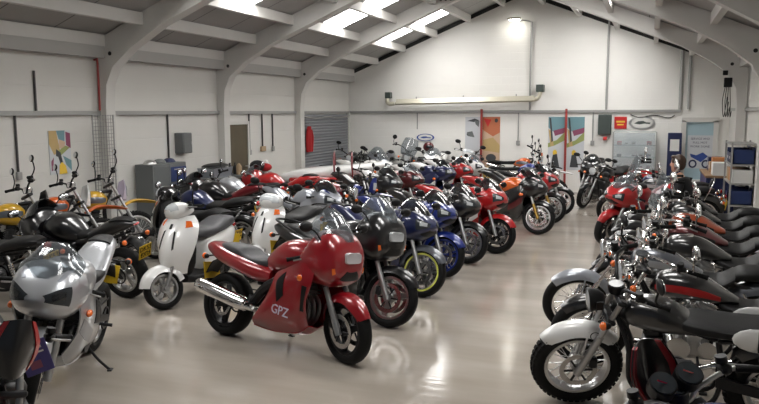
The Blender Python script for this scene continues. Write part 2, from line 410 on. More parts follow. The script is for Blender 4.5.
    for sy in (1, -1):
        i = P.add('side_fairing', MB().role('body').shell(G, 20, 18, .012, flip=True, ys=sy))
        P.add('vent', MB().role('black_plastic').shell(G, 8, 6, .008, off=.005, flip=True, ys=sy, quad=((.46,.10),(.60,.18),(.50,.50),(.42,.42)) if tour else ((.5,.12),(.8,.1),(.72,.42),(.42,.42))), i)
        if tour:
            P.add('vent', MB().role('black_plastic').shell(G, 8, 6, .008, off=.005, flip=True, ys=sy, quad=((.08,.30),(.17,.30),(.15,.62),(.07,.66))), i)
            P.add('reflector', MB().role('orange_lens').ell((.405, sy*.298, .735), (.03, .012, .03), 12, 6), i)
        else:
            P.add('stripe', MB().role('accent').shell(G, 14, 4, .006, off=.004, flip=True, ys=sy, quad=((.10,.32),(.42,.5),(.42,.66),(.05,.5))), i)
            P.add('indicator', MB().role('orange_lens').ell((.44, sy*.272, .70), (.045, .022, .028), 12, 6), i)
    mb = MB().role('body'); b = g
    mb.shell(lambda u, v: crs([V((r[-1][0], r[-1][1]*(1-2*v), r[-1][2]-.03*(1-abs(1-2*v)))) for r in [[V(p) for p in q] for q in b]], u), 14, 8, .01)
    P.add('belly_pan', mb)
    # tank, seat, tail
    if tour:
        tk = [(.44,.80,.86,.08),(.36,.74,1.0,.17,2.6),(.2,.72,1.06,.2,2.6),(.02,.70,1.03,.19,2.5),(-.14,.70,.92,.14,2.4),(-.2,.72,.84,.11)]
        st = [(-.06,.74,.86,.10,2.8),(-.18,.74,.845,.155,3.2),(-.36,.75,.84,.17,3.2),(-.46,.76,.875,.165,3.2),(-.54,.78,.92,.16,3),(-.72,.80,.94,.15,3),(-.84,.83,.93,.10,2.8)]
        tl = [(-.08,.60,.76,.17,2.6),(-.28,.60,.81,.215,2.6),(-.55,.66,.86,.215,2.6),(-.8,.72,.91,.18,2.6),(-.98,.79,.93,.13,2.5),(-1.06,.84,.91,.08,2.3)]
    else:
        tk = [(.42,.80,.85,.06),(.34,.74,.95,.15,2.6),(.2,.70,1.02,.19,2.6),(.02,.68,1.0,.185,2.5),(-.12,.68,.9,.13,2.4),(-.2,.70,.82,.09)]
        st = [(-.10,.70,.84,.08,2.8),(-.2,.72,.83,.135,3),(-.36,.75,.84,.155,3),(-.46,.78,.88,.13,3)]
        tl = [(-.12,.62,.76,.12,2.6),(-.32,.68,.84,.155,2.6),(-.46,.74,.91,.15,2.6),(-.62,.79,.985,.135,2.5),(-.8,.86,1.01,.11,2.5),(-.96,.93,.99,.06,2.3),(-1.0,.95,.975,.03)]
    TK = bodyf(tk); i = P.add('fuel_tank', MB().role('tank').body(tk, 6, 28))
    P.add('filler_cap', MB().role('fork_steel').cyl((.2, 0, tk[2][2]-.006), (.2, 0, tk[2][2]+.012), .045, .042, 20), i)
    P.add('seat', MB().role('seat').body(st, 5, 24))
    TL = bodyf(tl); i = P.add('tail_cowl', MB().role('tail').body(tl, 5, 28))
    if not tour: P.add('pillion_pad', MB().role('seat').shell(TL, 10, 8, .03, off=.014, quad=((.54,.14),(.84,.16),(.84,.34),(.54,.36))), i)
    else: P.add('grab_rail', MB().role('black_plastic').tube([(-.58,.17,.84),(-.82,.19,.93),(-1.0,.1,.965),(-1.0,-.1,.965),(-.82,-.19,.93),(-.58,-.17,.84)], .014, 8), i)
    P.add('tail_light', MB().role('red_lens').ell((-1.05 if tour else -.985, 0, .875 if tour else .955), (.03, .07 if tour else .05, .028 if tour else .018), 14, 6), i)
    for sy in (1, -1): indicator(P, (-.93, sy*.2, .78), False, (-.88, sy*.03, .80))
    P.add('rear_mudguard', MB().role('black_plastic').shell(gridf([[(-.78,-.09,.76),(-.78,0,.78),(-.78,.09,.76)],[(-.95,-.085,.72),(-.95,0,.74),(-.95,.085,.72)],[(-1.05,-.08,.58),(-1.05,0,.6),(-1.05,.08,.58)]]), 8, 8, .008))
    plate(P, -1.055, .62, R(-15))
    # frame, engine, swingarm, exhaust
    mb = MB().role('frame')
    for sy in (1, -1): mb.tube([(.42, sy*.07, .82), (.2, sy*.19, .72), (-.1, sy*.17, .58), (-.28, sy*.13, .42)], [.05, .05, .05, .045], 8)
    mb.box((.3, 0, .74), (.06, .3, .06), .01).box((-.24, 0, .5), (.06, .26, .06), .01).box((-.5, 0, .72), (.03, .19, .03)).box((-.26, 0, .6), (.06, .22, .05), .01)
    mb.tube([(-.2, .1, .62), (-.5, .09, .72), (-.85, .06, .84)], .016, 7).tube([(-.2, -.1, .62), (-.5, -.09, .72), (-.85, -.06, .84)], .016, 7)
    P.add('frame', mb); P.add('engine', engine_mb(.08, .48, 'four'))
    mb = MB().role('frame')
    for sy in (1, -1): mb.hull([(-.26, sy*.08, .46), (-.26, sy*.12, .46), (-.26, sy*.08, .36), (-.26, sy*.12, .36), (rx, sy*.1, rr+.035), (rx, sy*.135, rr+.035), (rx-.06, sy*.1, rr-.03), (rx-.06, sy*.135, rr-.03)])
    mb.box((-.3, 0, .42), (.08, .2, .08), .02); P.add('swingarm', mb)
    P.add('chain', MB().role('dark_metal').lathe([(.085, .0), (.1, .0), (.1, .012), (.085, .012)], 24, (rx, .105, rr)).box(((rx-.2)/2, .111, .48), (.6, .01, .012)).box(((rx-.2)/2, .111, .30), (.6, .01, .012)))
    mb = MB().role('muffler'); e0, e1 = ((-.22,-.2,.36), (-.98,-.235,.50)) if tour else ((-.3,-.19,.42), (-.84,-.22,.66))
    d = (V(e1)-V(e0)); mb.tube([e0, V(e0)+d*.12, V(e0)+d*.2, V(e0)+d*.85, V(e0)+d*.96, e1], [.03, .045, .07, .072, .066, .045], 20, 3)
    mb.role('dark_metal').cyl(V(e1)-d*.02, V(e1)+d*.012, .034, n=14).box(V(e0)+d*.5+V((0,.05,.06)), (.06, .03, .1), .01)
    i = P.add('exhaust', mb)
    mb = MB().role('fork_steel')
    for y in (-.12, -.04, .04, .12): mb.tube([(.2, y, .58), (.32, y, .46), (.28, y*.8, .28), (.05, y*.4-.03, .2), (-.12, -.1, .24), e0], .02, 8, 4)
    P.add('header_pipes', mb, i)
    pegs(P, -.26, .17, .40); stand(P)
    # cockpit
    hz = top.z+.02
    bars(P, [(top.x, .1, hz), (top.x-.02, .17, hz+.03), (top.x-.1, .34, hz-.01)] if not tour else [(top.x, .1, hz+.02), (top.x-.04, .18, hz+.09), (top.x-.14, .35, hz+.06)], .13)
    mb = MB().role('black_plastic').box((.50, 0, 1.0 if tour else .96), (.1, .26, .08), .03, Matrix.Rotation(R(-30), 3, 'Y'))
    i = P.add('instrument_panel', mb); zc = 1.03 if tour else .985
    for y in (-.065, .065): P.add('dial', MB().role('dial').cyl((.46, y, zc-.02), (.44, y, zc+.014), .055, .055, 20), i)
    zz = 1.07 if tour else .98; xx = .57 if tour else .54
    for sy in (1, -1): mirror(P, (xx, sy*.23, zz), (xx-.01, sy*.32, zz+.09), (xx-.04, sy*(.41 if tour else .39), zz+.13), (.032, .085, .048), False)
    return P

def roadster(kind, K):
    """naked bikes, cruisers, retro bikes and trail bikes from one set of measures"""
    fx, fr, fw, frim = K['front']; rx, rr, rw, rrim = K['rear']; rake = R(K['rake']); st = K['style']
    P = Proto(kind, (fx, 0, fr), rake)
    wheel(P, 'front_wheel', fx, fr, frim, fw, K['spokes'], True, K.get('discs', (.07,)), .14, 'rim', K.get('knob', 0))
    wheel(P, 'rear_wheel', rx, rr, rrim, rw, K['spokes'], False, (-.09,), .12, 'rim', K.get('knob', 0))
    top = fork(P, (fx, 0, fr), rake, K['fork'], 0, K.get('fy', .095), .02, .028 if st != 'trail' else .026, K.get('split', .5), 'fork_low')
    if K.get('discs', (.07,)): caliper(P, fx, fr, .075)
    d = V((-sin(rake), 0, cos(rake)))
    # mudguards
    if st == 'trail':
        S = gridf([[(fx+.42,-.03,.80),(fx+.43,0,.815),(fx+.42,.03,.80)],[(fx+.22,-.085,.83),(fx+.23,0,.86),(fx+.22,.085,.83)],[(fx-.02,-.09,.83),(fx-.02,0,.87),(fx-.02,.09,.83)],[(fx-.2,-.06,.74),(fx-.2,0,.78),(fx-.2,.06,.74)]])
        P.add('front_fender', MB().role('fender').shell(S, 14, 10, .006), None, True)
        S = gridf([[(-.45,-.10,.78),(-.45,0,.80),(-.45,.10,.78)],[(-.7,-.1,.82),(-.7,0,.85),(-.7,.1,.82)],[(-1.0,-.07,.88),(-1.0,0,.90),(-1.0,.07,.88)]])
        P.add('rear_fender', MB().role('fender').shell(S, 12, 10, .008))
    else:
        i = P.add('front_fender', fender_mb(fx, fr, *K['ff'], 'fender', .006, K.get('fdrop', .8)), None, True)
        if K.get('badge'): P.add('badge', MB().role('black_plastic').lathe([(.03, 0), (.036, 0), (.036, .004), (.03, .004)], 20, (fx-.12, K['ff'][3]+.001, fr+K['ff'][2]-.07)), i)
        mb = MB().role('fender')
        for sy in (1, -1): mb.cyl((fx, sy*.075, fr), (fx-.08, sy*.07, fr+K['ff'][2]-.04), .008, n=6)
        P.add('fender_stay', mb, None, True)
        P.add('rear_fender', fender_mb(rx, rr, *K['rf'], 'fender2', .007, .8))
    # frame and engine
    mb = MB().role('frame'); hd = V((top.x, 0, top.z))-d*.12
    for sy in (1, -1):
        mb.tube([hd, hd+V((-.12, sy*.08, -.25)), (K['ex']+.26, sy*.1, .3), (K['ex']+.1, sy*.11, .2), (K['ex']-.25, sy*.11, .21), (K['ex']-.33, sy*.1, .42), (K['ex']-.3, sy*.07, .68)], .017, 8)
        mb.tube([(K['ex']-.3, sy*.07, .68), (rx-.05, sy*.09, K['seatz']-.06)], .015, 7)
        mb.hull([(K['ex']-.3, sy*.09, .44), (K['ex']-.3, sy*.125, .44), (K['ex']-.3, sy*.09, .36), (K['ex']-.3, sy*.125, .36), (rx-.04, sy*.1, rr+.03), (rx-.04, sy*.13, rr+.03), (rx-.04, sy*.1, rr-.03), (rx-.04, sy*.13, rr-.03)])
    mb.tube([hd, hd+V((-.3, 0, -.06)), (K['ex']-.3, 0, .66)], .024, 8); P.add('frame', mb)
    P.add('engine', engine_mb(K['ex'], K['ez'], K['engine']))
    for sy in (1, -1):
        a = V((rx+.02, sy*.15, rr+.03)); b = V((rx+K.get('shx', .14), sy*.14, K['seatz']-.08)); n = 9; pts = []
        mb = MB().role('bright').cyl(a, b, .016, n=8)
        for q in range(n): mb.cyl(a.lerp(b, .25+.06*q), a.lerp(b, .28+.06*q), .032, n=12)
        P.add('shock_absorber', mb)
    # tank, seats, panels
    TK = bodyf(K['tank']); i = P.add('fuel_tank', MB().role('tank').body(K['tank'], 6, 28))
    m = K['tank'][len(K['tank'])//2-1]
    P.add('filler_cap', MB().role('bright').cyl((m[0]-.02, 0, m[2]-.012), (m[0]-.02, 0, m[2]+.01), .04, .036, 18), i)
    if K.get('stripe'):
        for q in (((.12,-.03),(.75,-.05),(.75,.03),(.12,.04)), ((.12,.46),(.75,.47),(.75,.55),(.12,.53))): P.add('stripe', MB().role('accent').shell(TK, 14, 5, .004, off=.003, quad=q), i)
    if K.get('console'): P.add('tank_console', MB().role('bright').shell(TK, 14, 6, .006, off=.006, quad=((.3,.235),(.85,.24),(.85,.26),(.3,.265))), i)
    for s in K['seats']: P.add('seat' if s is K['seats'][0] else 'pillion_seat', MB().role('seat').body(s, 6, 24))
    if K.get('panel'):
        for sy in (1, -1): P.add('side_panel', MB().role('panel').ell((K['panel'][0], sy*K['panel'][1], K['panel'][2]), K['panel'][3], 20, 8).role('black_plastic').box((K['panel'][0], sy*(K['panel'][1]+K['panel'][3][1]), K['panel'][2]), (.012, .008, K['panel'][3][2]*1.7)))
    # lamps
    hl = K.get('lamp')
    if hl:
        c = V(hl[:3]); r = hl[3]; mb = MB().role('lamp_shell').lathe([(.01, -r*1.1), (r*.5, -r*1.0), (r*.85, -r*.6), (r, 0.), (r*1.06, .01), (r*1.06, .03), (r*.9, .03), (.01, .0)], 24, c, 'x', closed=False)
        for sy in (1, -1): mb.box(c+V((-.04, sy*(r+.005), 0)), (.05, .012, .07), .004)
        i = P.add('headlight', mb, None, True); P.add('lens', MB().role('head_lens').ell(c+V((.02, 0, 0)), (.022, r*.93, r*.93), 24, 8), i)
    if K.get('cowl'):
        c = V(K['cowl']); S = gridf([[c+V((.05,-.08,.16)),c+V((.09,0,.18)),c+V((.05,.08,.16))],[c+V((.03,-.13,.02)),c+V((.11,0,.03)),c+V((.03,.13,.02))],[c+V((.0,-.09,-.13)),c+V((.1,0,-.14)),c+V((.0,.09,-.13))]])
        i = P.add('headlight_cowl', MB().role('cowl').shell(S, 10, 12, .006), None, True)
        P.add('headlight', MB().role('head_lens').shell(S, 8, 8, .006, off=.008, quad=((.38,.24),(.78,.3),(.78,.7),(.38,.76))), i)
        if st == 'naked':
            for q in (((.02,.05),(.02,.2),(.9,.12),(.8,.03)), ((.02,.8),(.02,.95),(.8,.97),(.9,.88))): P.add('stripe', MB().role('accent').shell(S, 8, 4, .022, off=.007, quad=q), i)
            for sy in (1, -1): P.add('dial', MB().role('lamp_shell').cyl(c+V((-.09, sy*.07, .0)), c+V((-.13, sy*.07, .05)), .062, n=20).role('dial').cyl(c+V((-.13, sy*.07, .05)), c+V((-.133, sy*.07, .054)), .055, n=20).role('red_lens').box(c+V((-.136, sy*.07, .058)), (.006, .07, .006), 0, Matrix.Rotation(.6, 3, 'X')), None, True)
    if K.get('screen'):
        c = V(K['screen']); S = gridf([[c+V((.14,-.18,-.05)),c+V((.2,0,-.04)),c+V((.14,.18,-.05))],[c+V((.06,-.22,.16)),c+V((.12,0,.18)),c+V((.06,.22,.16))],[c+V((-.02,-.17,.38)),c+V((.03,0,.42)),c+V((-.02,.17,.38))]])
        P.add('windscreen', MB().role('screen').shell(S, 12, 14, .004), None, True)
    # handlebar, clocks, mirrors, indicators
    T = top; B = [T+V(p) for p in K['bars']]
    bars(P, B, .13, .0125)
    i = P.add('instrument_panel', MB().role('lamp_shell').lathe([(.005, -.05), (.05, -.045), (.058, .0), (.058, .02), (.005, .02)], 20, T+V((.03, .0, .06)), 'z', closed=False), None, True)
    P.add('dial', MB().role('dial').cyl(T+V((.03, 0, .078)), T+V((.03, 0, .086)), .05, n=20), i)
    g = B[-1]; q = B[-2]; ml = K.get('mirror', (.05, .13, .06))
    for sy in (1, -1):
        b0 = g.lerp(q, .62); b0 = V((b0.x, sy*b0.y, b0.z))
        mirror(P, b0, b0+V((ml[0], sy*.05, ml[1]*.6)), b0+V((ml[0]*.6, sy*ml[2], ml[1]+.06)), K.get('mr', (.024, .07, .05)), True)
    if K.get('ind', True):
        h = V(hl[:3]) if hl else top-d*.12
        for sy in (1, -1): indicator(P, (h.x-.06, sy*.21, h.z-K.get('indz', .09)), True, (h.x-.1, sy*.1, h.z-K.get('indz', .09)))
        for sy in (1, -1): indicator(P, (rx-.28, sy*.19, K['seatz']-.12), False, (rx-.24, sy*.04, K['seatz']-.1))
    tx, tz = K['tail']
    P.add('tail_light', MB().role('bright').box((tx+.03, 0, tz), (.06, .1, .07), .015).role('red_lens').ell((tx-.005, 0, tz), (.03, .055, .042), 14, 6))
    plate(P, tx-.02, tz-.16, R(-12))
    # exhaust
    mb = MB().role('pipe')
    for pp in K['pipes']:
        n = len(pp); mb.tube(pp[:-1], .021, 10).tube([pp[-2], V(pp[-2]).lerp(V(pp[-1]), .12), V(pp[-2]).lerp(V(pp[-1]), .92), pp[-1]], [.022, .045, .048, .034], 16, 2)
    P.add('exhaust', mb)
    if K.get('crash'):
        for sy in (1, -1): P.add('crash_bar', MB().role('bright').tube([(K['ex']+.3, sy*.1, .62), (K['ex']+.33, sy*.3, .58), (K['ex']+.36, sy*.36, .42), (K['ex']+.33, sy*.28, .28), (K['ex']+.28, sy*.1, .26)], .014, 8))
    if K.get('rack'): P.add('luggage_rack', MB().role('bright').tube([(rx+.1,.12,K['seatz']+.02),(rx-.1,.13,K['seatz']+.06),(rx-.32,.1,K['seatz']+.08),(rx-.32,-.1,K['seatz']+.08),(rx-.1,-.13,K['seatz']+.06),(rx+.1,-.12,K['seatz']+.02)], .011, 8).box((rx-.18, 0, K['seatz']+.07), (.26, .16, .012), .003))
    if K.get('sissy'): P.add('backrest', MB().role('bright').tube([(rx+.02,.13,K['seatz']-.1),(rx-.12,.12,K['seatz']+.22),(rx-.14,.0,K['seatz']+.3),(rx-.12,-.12,K['seatz']+.22),(rx+.02,-.13,K['seatz']-.1)], .011, 8).role('seat').box((rx-.1, 0, K['seatz']+.2), (.05, .2, .14), .02, Matrix.Rotation(R(-14), 3, 'Y')))
    pegs(P, K['ex']+K.get('pegx', .22), .14, .3); stand(P, K['ex']-.05)
    return P

def scooter(kind):
    fx, fr = .62, .225; rx, rr = -.60, .225; rake = R(26); P = Proto(kind, (fx, 0, fr), rake)
    wheel(P, 'front_wheel', fx, fr, .15, .11, '5', True, (-.06,), .1)
    wheel(P, 'rear_wheel', rx, rr, .15, .12, '5', False, (), .1)
    d = V((-sin(rake), 0, cos(rake)))
    for sy in (1, -1): P.add('fork_leg', MB().role('fork_low').cyl((fx, sy*.075, fr), V((fx, sy*.075, fr))+d*.32, .024, n=12).cyl((fx, sy*.075, fr), (fx, sy*.095, fr), .03, n=12), None, True)
    P.add('front_fender', fender_mb(fx, fr, 12, 165, .262, .09, 'body', .008, .9), None, True)
    # leg shield: broad rounded apron
    rows = []
    for z, x, w, b in ((1.0,.30,.13,.05),(.92,.36,.22,.09),(.78,.43,.25,.12),(.62,.485,.23,.13),(.48,.50,.18,.11),(.36,.46,.14,.06)):
        rows.append([(x-.10, -w, z), (x-.02, -w*.75, z), (x+b*.75, -w*.35, z), (x+b, 0, z), (x+b*.75, w*.35, z), (x-.02, w*.75, z), (x-.10, w, z)])
    S = gridf(rows); i = P.add('leg_shield', MB().role('body').shell(S, 20, 26, .03))
    P.add('badge', MB().role('black_plastic').shell(S, 4, 4, .004, off=.004, quad=((.2,.47),(.28,.47),(.28,.53),(.2,.53))), i)
    for q in (((.30,.60),(.56,.64),(.54,.67),(.32,.64)), ((.30,.40),(.56,.36),(.54,.33),(.32,.36))): P.add('slot', MB().role('black_plastic').shell(S, 8, 3, .006, off=.004, quad=q), i)
    for q in (((.14,.76),(.26,.76),(.25,.87),(.15,.85)), ((.14,.24),(.26,.24),(.25,.13),(.15,.15))): P.add('indicator', MB().role('orange_lens').shell(S, 6, 5, .006, off=.005, quad=q), i)
    P.add('inner_apron', MB().role('black_plastic').body([(.34,.34,.98,.12,3),(.28,.3,.96,.2,3),(.22,.3,.8,.16,3)], 4, 20))
    hd = [(.42,1.0,1.06,.06,2.4),(.38,.96,1.12,.13,2.5),(.30,.95,1.15,.16,2.5),(.2,.97,1.12,.14,2.4),(.13,1.0,1.07,.08,2.3)]
    HS = bodyf(hd); i = P.add('handlebar_cowl', MB().role('body').body(hd, 5, 24), None, True)
    P.add('headlight', MB().role('head_lens').shell(HS, 10, 12, .006, off=.006, quad=((.08,.03),(.36,.0),(.36,.5),(.08,.47))), i)
    bars(P, [(.24,.08,1.06),(.22,.2,1.07),(.17,.35,1.05)], .12)
    for sy in (1, -1): mirror(P, (.2, sy*.22, 1.08), (.21, sy*.26, 1.2), (.2, sy*.33, 1.27), (.024, .075, .05), True)
    P.add('floorboard', MB().role('black_plastic').body([(.34,.24,.34,.14,4),(.2,.22,.31,.19,5),(-.1,.22,.31,.19,5),(-.2,.24,.36,.16,4)], 4, 24))
    bd = [(-.08,.3,.56,.12,2.8),(-.16,.3,.68,.17,2.8),(-.4,.36,.72,.2,2.8),(-.66,.44,.74,.18,2.7),(-.86,.54,.73,.11,2.5),(-.94,.60,.70,.05,2.3)]
    i = P.add('rear_body', MB().role('body').body(bd, 5, 28)); BS = bodyf(bd)
    P.add('tail_light', MB().role('red_lens').ell((-.92, 0, .655), (.04, .08, .04), 14, 6), i)
    P.add('seat', MB().role('seat').body([(-.02,.70,.74,.08,2.8),(-.1,.68,.80,.14,3),(-.3,.69,.80,.165,3),(-.45,.7,.83,.165,3),(-.62,.71,.87,.155,3),(-.82,.73,.85,.12,2.8),(-.9,.75,.82,.07)], 6, 24))
    P.add('luggage_rack', MB().role('black_plastic').tube([(-.74,.1,.76),(-.9,.12,.84),(-1.02,.07,.85),(-1.02,-.07,.85),(-.9,-.12,.84),(-.74,-.1,.76)], .013, 8))
    P.add('engine', MB().role('engine').box((-.42, .02, .28), (.42, .22, .16), .05).box((-.6, .1, .25), (.26, .07, .16), .04).role('engine_cover').cyl((-.3, .1, .27), (-.3, .145, .27), .09, .08, 20).cyl((-.6, .12, .24), (-.6, .15, .24), .075, .065, 20))
    P.add('exhaust', MB().role('pipe').tube([(-.3,-.1,.24),(-.44,-.15,.25),(-.52,-.17,.29),(-.8,-.18,.36),(-.86,-.18,.375)], [.02,.03,.065,.068,.04], 16))
    P.add('rear_fender', fender_mb(rx, rr, 20, 150, .27, .075, 'black_plastic', .006, .7)); plate(P, -1.0, .50, R(-15), txt=('WX04', 'EYB'))
    P.add('centre_stand', MB().role('dark_metal').tube([(-.3,.1,.24),(-.34,.16,.012)], .012, 8).tube([(-.3,-.1,.24),(-.34,-.16,.012)], .012, 8))
    return P

DEF.update(body='black_paint', accent='grey_paint', fender='black_paint', fender2='black_paint', tank='black_paint', tail='black_paint', panel='black_paint', seat='seat_vinyl', rim='alloy',
    tape='yellow_tape', fork_low='fork_steel', fork_upper='fork_steel', head_lens='lens_clear', dark_lens='dial', screen='screen_clear', frame='dark_metal', engine='engine_metal', engine_cover='dark_metal',
    muffler='chrome', pipe='chrome', bar='black_plastic', lever='fork_steel', lamp_shell='chrome', cowl='white_paint', bright='chrome', indicator_body='black_plastic', mirror_body='black_plastic', mirror_stalk='black_plastic')

sport('sport_tourer', True); sport('sportbike'); sport('sportbike_taped')
CR_BARS = [(0,.05,.03),(-.0,.09,.1),(-.06,.26,.15),(-.2,.38,.12),(-.33,.43,.09)]
CRUISER = dict(style='cruiser', front=(.86,.335,.11,.24), rear=(-.76,.325,.16,.2), rake=33, fork=.80, fy=.11, split=.42, spokes='wire', ff=(48,165,.365,.08), rf=(35,170,.375,.12), ex=.05, ez=.46, engine='vtwin', seatz=.70,
    tank=[(.38,.78,.84,.05),(.3,.74,.93,.12,2.3),(.14,.73,.955,.16,2.3),(-.02,.72,.92,.15,2.3),(-.18,.71,.82,.10,2.2),(-.28,.71,.76,.05)],
    seats=[[(-.14,.67,.75,.09,2.8),(-.26,.65,.72,.16,3),(-.42,.65,.71,.19,3),(-.54,.67,.79,.17,2.8)],[(-.50,.70,.76,.10,2.8),(-.6,.71,.82,.14,3),(-.78,.72,.83,.14,3),(-.92,.71,.79,.10,2.6)]],
    lamp=(.60,0,.92,.095), bars=CR_BARS, console=True, stripe=True, mr=(.022,.06,.06), mirror=(.02,.14,.05), tail=(-1.1,.66), pegx=.34, indz=.04,
    pipes=[[(.16,-.08,.56),(.26,-.17,.5),(.24,-.2,.34),(0,-.2,.27),(-.3,-.2,.27),(-1.0,-.2,.30)],[(-.06,-.08,.56),(.02,-.17,.52),(.02,-.2,.42),(-.2,-.2,.37),(-.4,-.2,.36),(-.95,-.2,.40)]], crash=True)
roadster('cruiser', CRUISER)
roadster('touring_cruiser', dict(CRUISER, screen=(.46,0,1.02), sissy=True, crash=True, ff=(40,180,.37,.095)))
roadster('rack_cruiser', dict(CRUISER, rack=True, crash=False, bars=[(0,.05,.03),(-.01,.09,.14),(-.08,.26,.22),(-.2,.36,.2),(-.32,.41,.16)]))
roadster('retro_bike', dict(style='retro', front=(.68,.335,.14,.235), rear=(-.66,.33,.17,.2), rake=27, fork=.68, fy=.1, split=.5, spokes='wire', knob=44, discs=(.085,), ff=(45,143,.372,.085), fdrop=.9, rf=(45,160,.40,.11), ex=.02, ez=.47, engine='single', seatz=.80, badge=True,
    tank=[(.36,.76,.84,.06),(.28,.72,.92,.13,2.5),(.12,.70,.93,.16,2.6),(-.04,.70,.87,.15,2.6),(-.14,.70,.80,.12)], seats=[[(.0,.76,.84,.11,3),(-.12,.74,.835,.17,3.2),(-.4,.73,.82,.185,3.2),(-.7,.74,.83,.175,3.2),(-.86,.76,.82,.13,3),(-.92,.77,.80,.07)]],
    lamp=(.57,0,.90,.085), bars=[(0,.05,.03),(-.0,.12,.1),(-.04,.28,.16),(-.14,.40,.15),(-.2,.43,.14)], panel=(-.52,.185,.77,(.16,.02,.085)), mr=(.022,.07,.05), tail=(-1.02,.72),
    pipes=[[(.16,-.06,.55),(.28,-.14,.5),(.22,-.17,.34),(-.05,-.17,.3),(-.25,-.18,.36),(-.85,-.2,.46)]]))
NAKED = dict(style='naked', front=(.70,.30,.12,.215), rear=(-.70,.31,.17,.215), rake=25, fork=.66, split=.48, spokes='3', discs=(.075,-.075), ff=(35,165,.328,.08), rf=(40,150,.36,.1), ex=.06, ez=.48, engine='four', seatz=.82,
    tank=[(.36,.78,.86,.06),(.3,.74,.97,.14,2.5),(.14,.72,1.02,.18,2.5),(-.02,.71,.96,.17,2.5),(-.16,.71,.84,.12,2.4),(-.22,.72,.8,.08)], seats=[[(-.08,.72,.83,.1,3),(-.2,.73,.82,.15,3.2),(-.42,.75,.83,.17,3.2),(-.52,.77,.88,.16,3),(-.8,.82,.92,.13,3),(-.94,.86,.91,.07)]],
    lamp=(.58,0,.88,.095), bars=[(0,.05,.03),(-.0,.1,.07),(-.04,.26,.12),(-.12,.38,.1)], mr=(.024,.07,.045), tail=(-1.0,.83),
    pipes=[[(.2,-.1,.56),(.34,-.12,.44),(.26,-.12,.26),(0,-.14,.22),(-.25,-.19,.32),(-.88,-.22,.5)]])
roadster('naked_bike', NAKED)
roadster('flyscreen_bike', dict(NAKED, cowl=(.55,0,1.0), stripe=True))
roadster('trail_bike', dict(style='trail', front=(.74,.345,.09,.265), rear=(-.70,.33,.12,.235), rake=26, fork=.86, split=.42, spokes='wire', knob=40, discs=(.06,), ex=.04, ez=.50, engine='single', seatz=.88,
    tank=[(.34,.84,.92,.06),(.26,.74,1.0,.15,2.5),(.12,.74,1.02,.17,2.5),(-.02,.78,.96,.13,2.4),(-.12,.80,.92,.09)], seats=[[(.06,.88,.95,.07,2.8),(-.1,.84,.93,.12,3),(-.4,.83,.91,.13,3),(-.7,.84,.93,.12,3),(-.84,.86,.91,.06)]],
    cowl=(.53,0,1.0), bars=[(0,.05,.03),(.0,.1,.09),(-.02,.26,.13),(-.09,.40,.13)], mr=(.022,.06,.045), mirror=(.05,.2,.05), ind=False, tail=(-.92,.82), stripe=True, shx=.22,
    pipes=[[(.18,-.06,.6),(.3,-.13,.56),(.2,-.16,.5),(-.1,-.14,.6),(-.3,-.15,.68),(-.85,-.16,.8)]]))
scooter('scooter')

def place(kind, name, x, y, yaw, label, cols, group=None, cat='motorcycle', lean=-9, steer=18, ref='front', sc=1., drop=()):
    """stand a bike of a kind with its front (or rear) wheel on the floor at x, y, heading yaw degrees"""
    P = PROTO[kind]; fx = P.axle.x*sc; rx = -.7*sc
    o = fx if ref == 'front' else rx if ref == 'rear' else 0
    r = empty(name, (x-o*cos(R(yaw)), y-o*sin(R(yaw)), 0), (R(lean), 0, R(yaw))); r.scale = (sc, sc, sc)
    tag(r, label, cat, group)
    ax = V((-sin(P.rake), 0, cos(P.rake))); a = P.axle
    SM = Matrix.Translation(a) @ Matrix.Rotation(R(steer), 4, ax) @ Matrix.Translation(-a)
    objs = []
    for (nm, par, me, st) in P.p:
        if nm in drop: objs.append(None); continue
        if par is not None and objs[par] is None: objs.append(None); continue
        ob = bpy.data.objects.new(nm, me); C.objects.link(ob); ob.parent = r if par is None else objs[par]
        if st: ob.matrix_local = SM
        for i, role in enumerate(me['roles'].split(',')):
            if role in cols:
                ob.material_slots[i].link = 'OBJECT'; ob.material_slots[i].material = M[cols[role]]
        objs.append(ob)
    return r, objs
def bodycol(c, **k):
    d = dict(body=c, tank=c, tail=c, fender=c, fender2=c, panel=c); d.update(k); return d
# ------------------------------------------------------------------ the building
XL, XR, RX, YB, YF = -8.66, 1.9, -3.4, 20.5, -4.0
EZ, RZ = 3.45, 5.55
roof = lambda x: EZ+(RZ-EZ)*((x-XL)/(RX-XL) if x < RX else (XR-x)/(XR-RX))

def wallmat(name, col, bricks):
    m = mat(name, col, .75, noise=.05, nscale=1.3); nt = m.node_tree; b = nt.nodes['Principled BSDF']
    tc = nt.nodes.new('ShaderNodeTexCoord'); mp = nt.nodes.new('ShaderNodeMapping'); mp.inputs['Rotation'].default_value = bricks
    br = nt.nodes.new('ShaderNodeTexBrick'); br.inputs['Scale'].default_value = 1.; br.inputs['Brick Width'].default_value = .44; br.inputs['Row Height'].default_value = .215; br.inputs['Mortar Size'].default_value = .008; br.inputs['Mortar Smooth'].default_value = .4
    bp = nt.nodes.new('ShaderNodeBump'); bp.inputs['Strength'].default_value = .35; bp.inputs['Distance'].default_value = .01; bp.invert = True
    nt.links.new(tc.outputs['Object'], mp.inputs['Vector']); nt.links.new(mp.outputs['Vector'], br.inputs['Vector'])
    nt.links.new(br.outputs['Fac'], bp.inputs['Height']); nt.links.new(bp.outputs['Normal'], b.inputs['Normal'])
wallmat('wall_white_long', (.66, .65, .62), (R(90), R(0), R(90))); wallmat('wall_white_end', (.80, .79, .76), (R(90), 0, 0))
mat('eaves_board', (.44, .435, .42), .8); mat('frame_white', (.62, .61, .585), .7, noise=.05, nscale=3); mat('roof_board', (.40, .395, .385), .85, noise=.08, nscale=2)
m = M['roof_board']; nt = m.node_tree
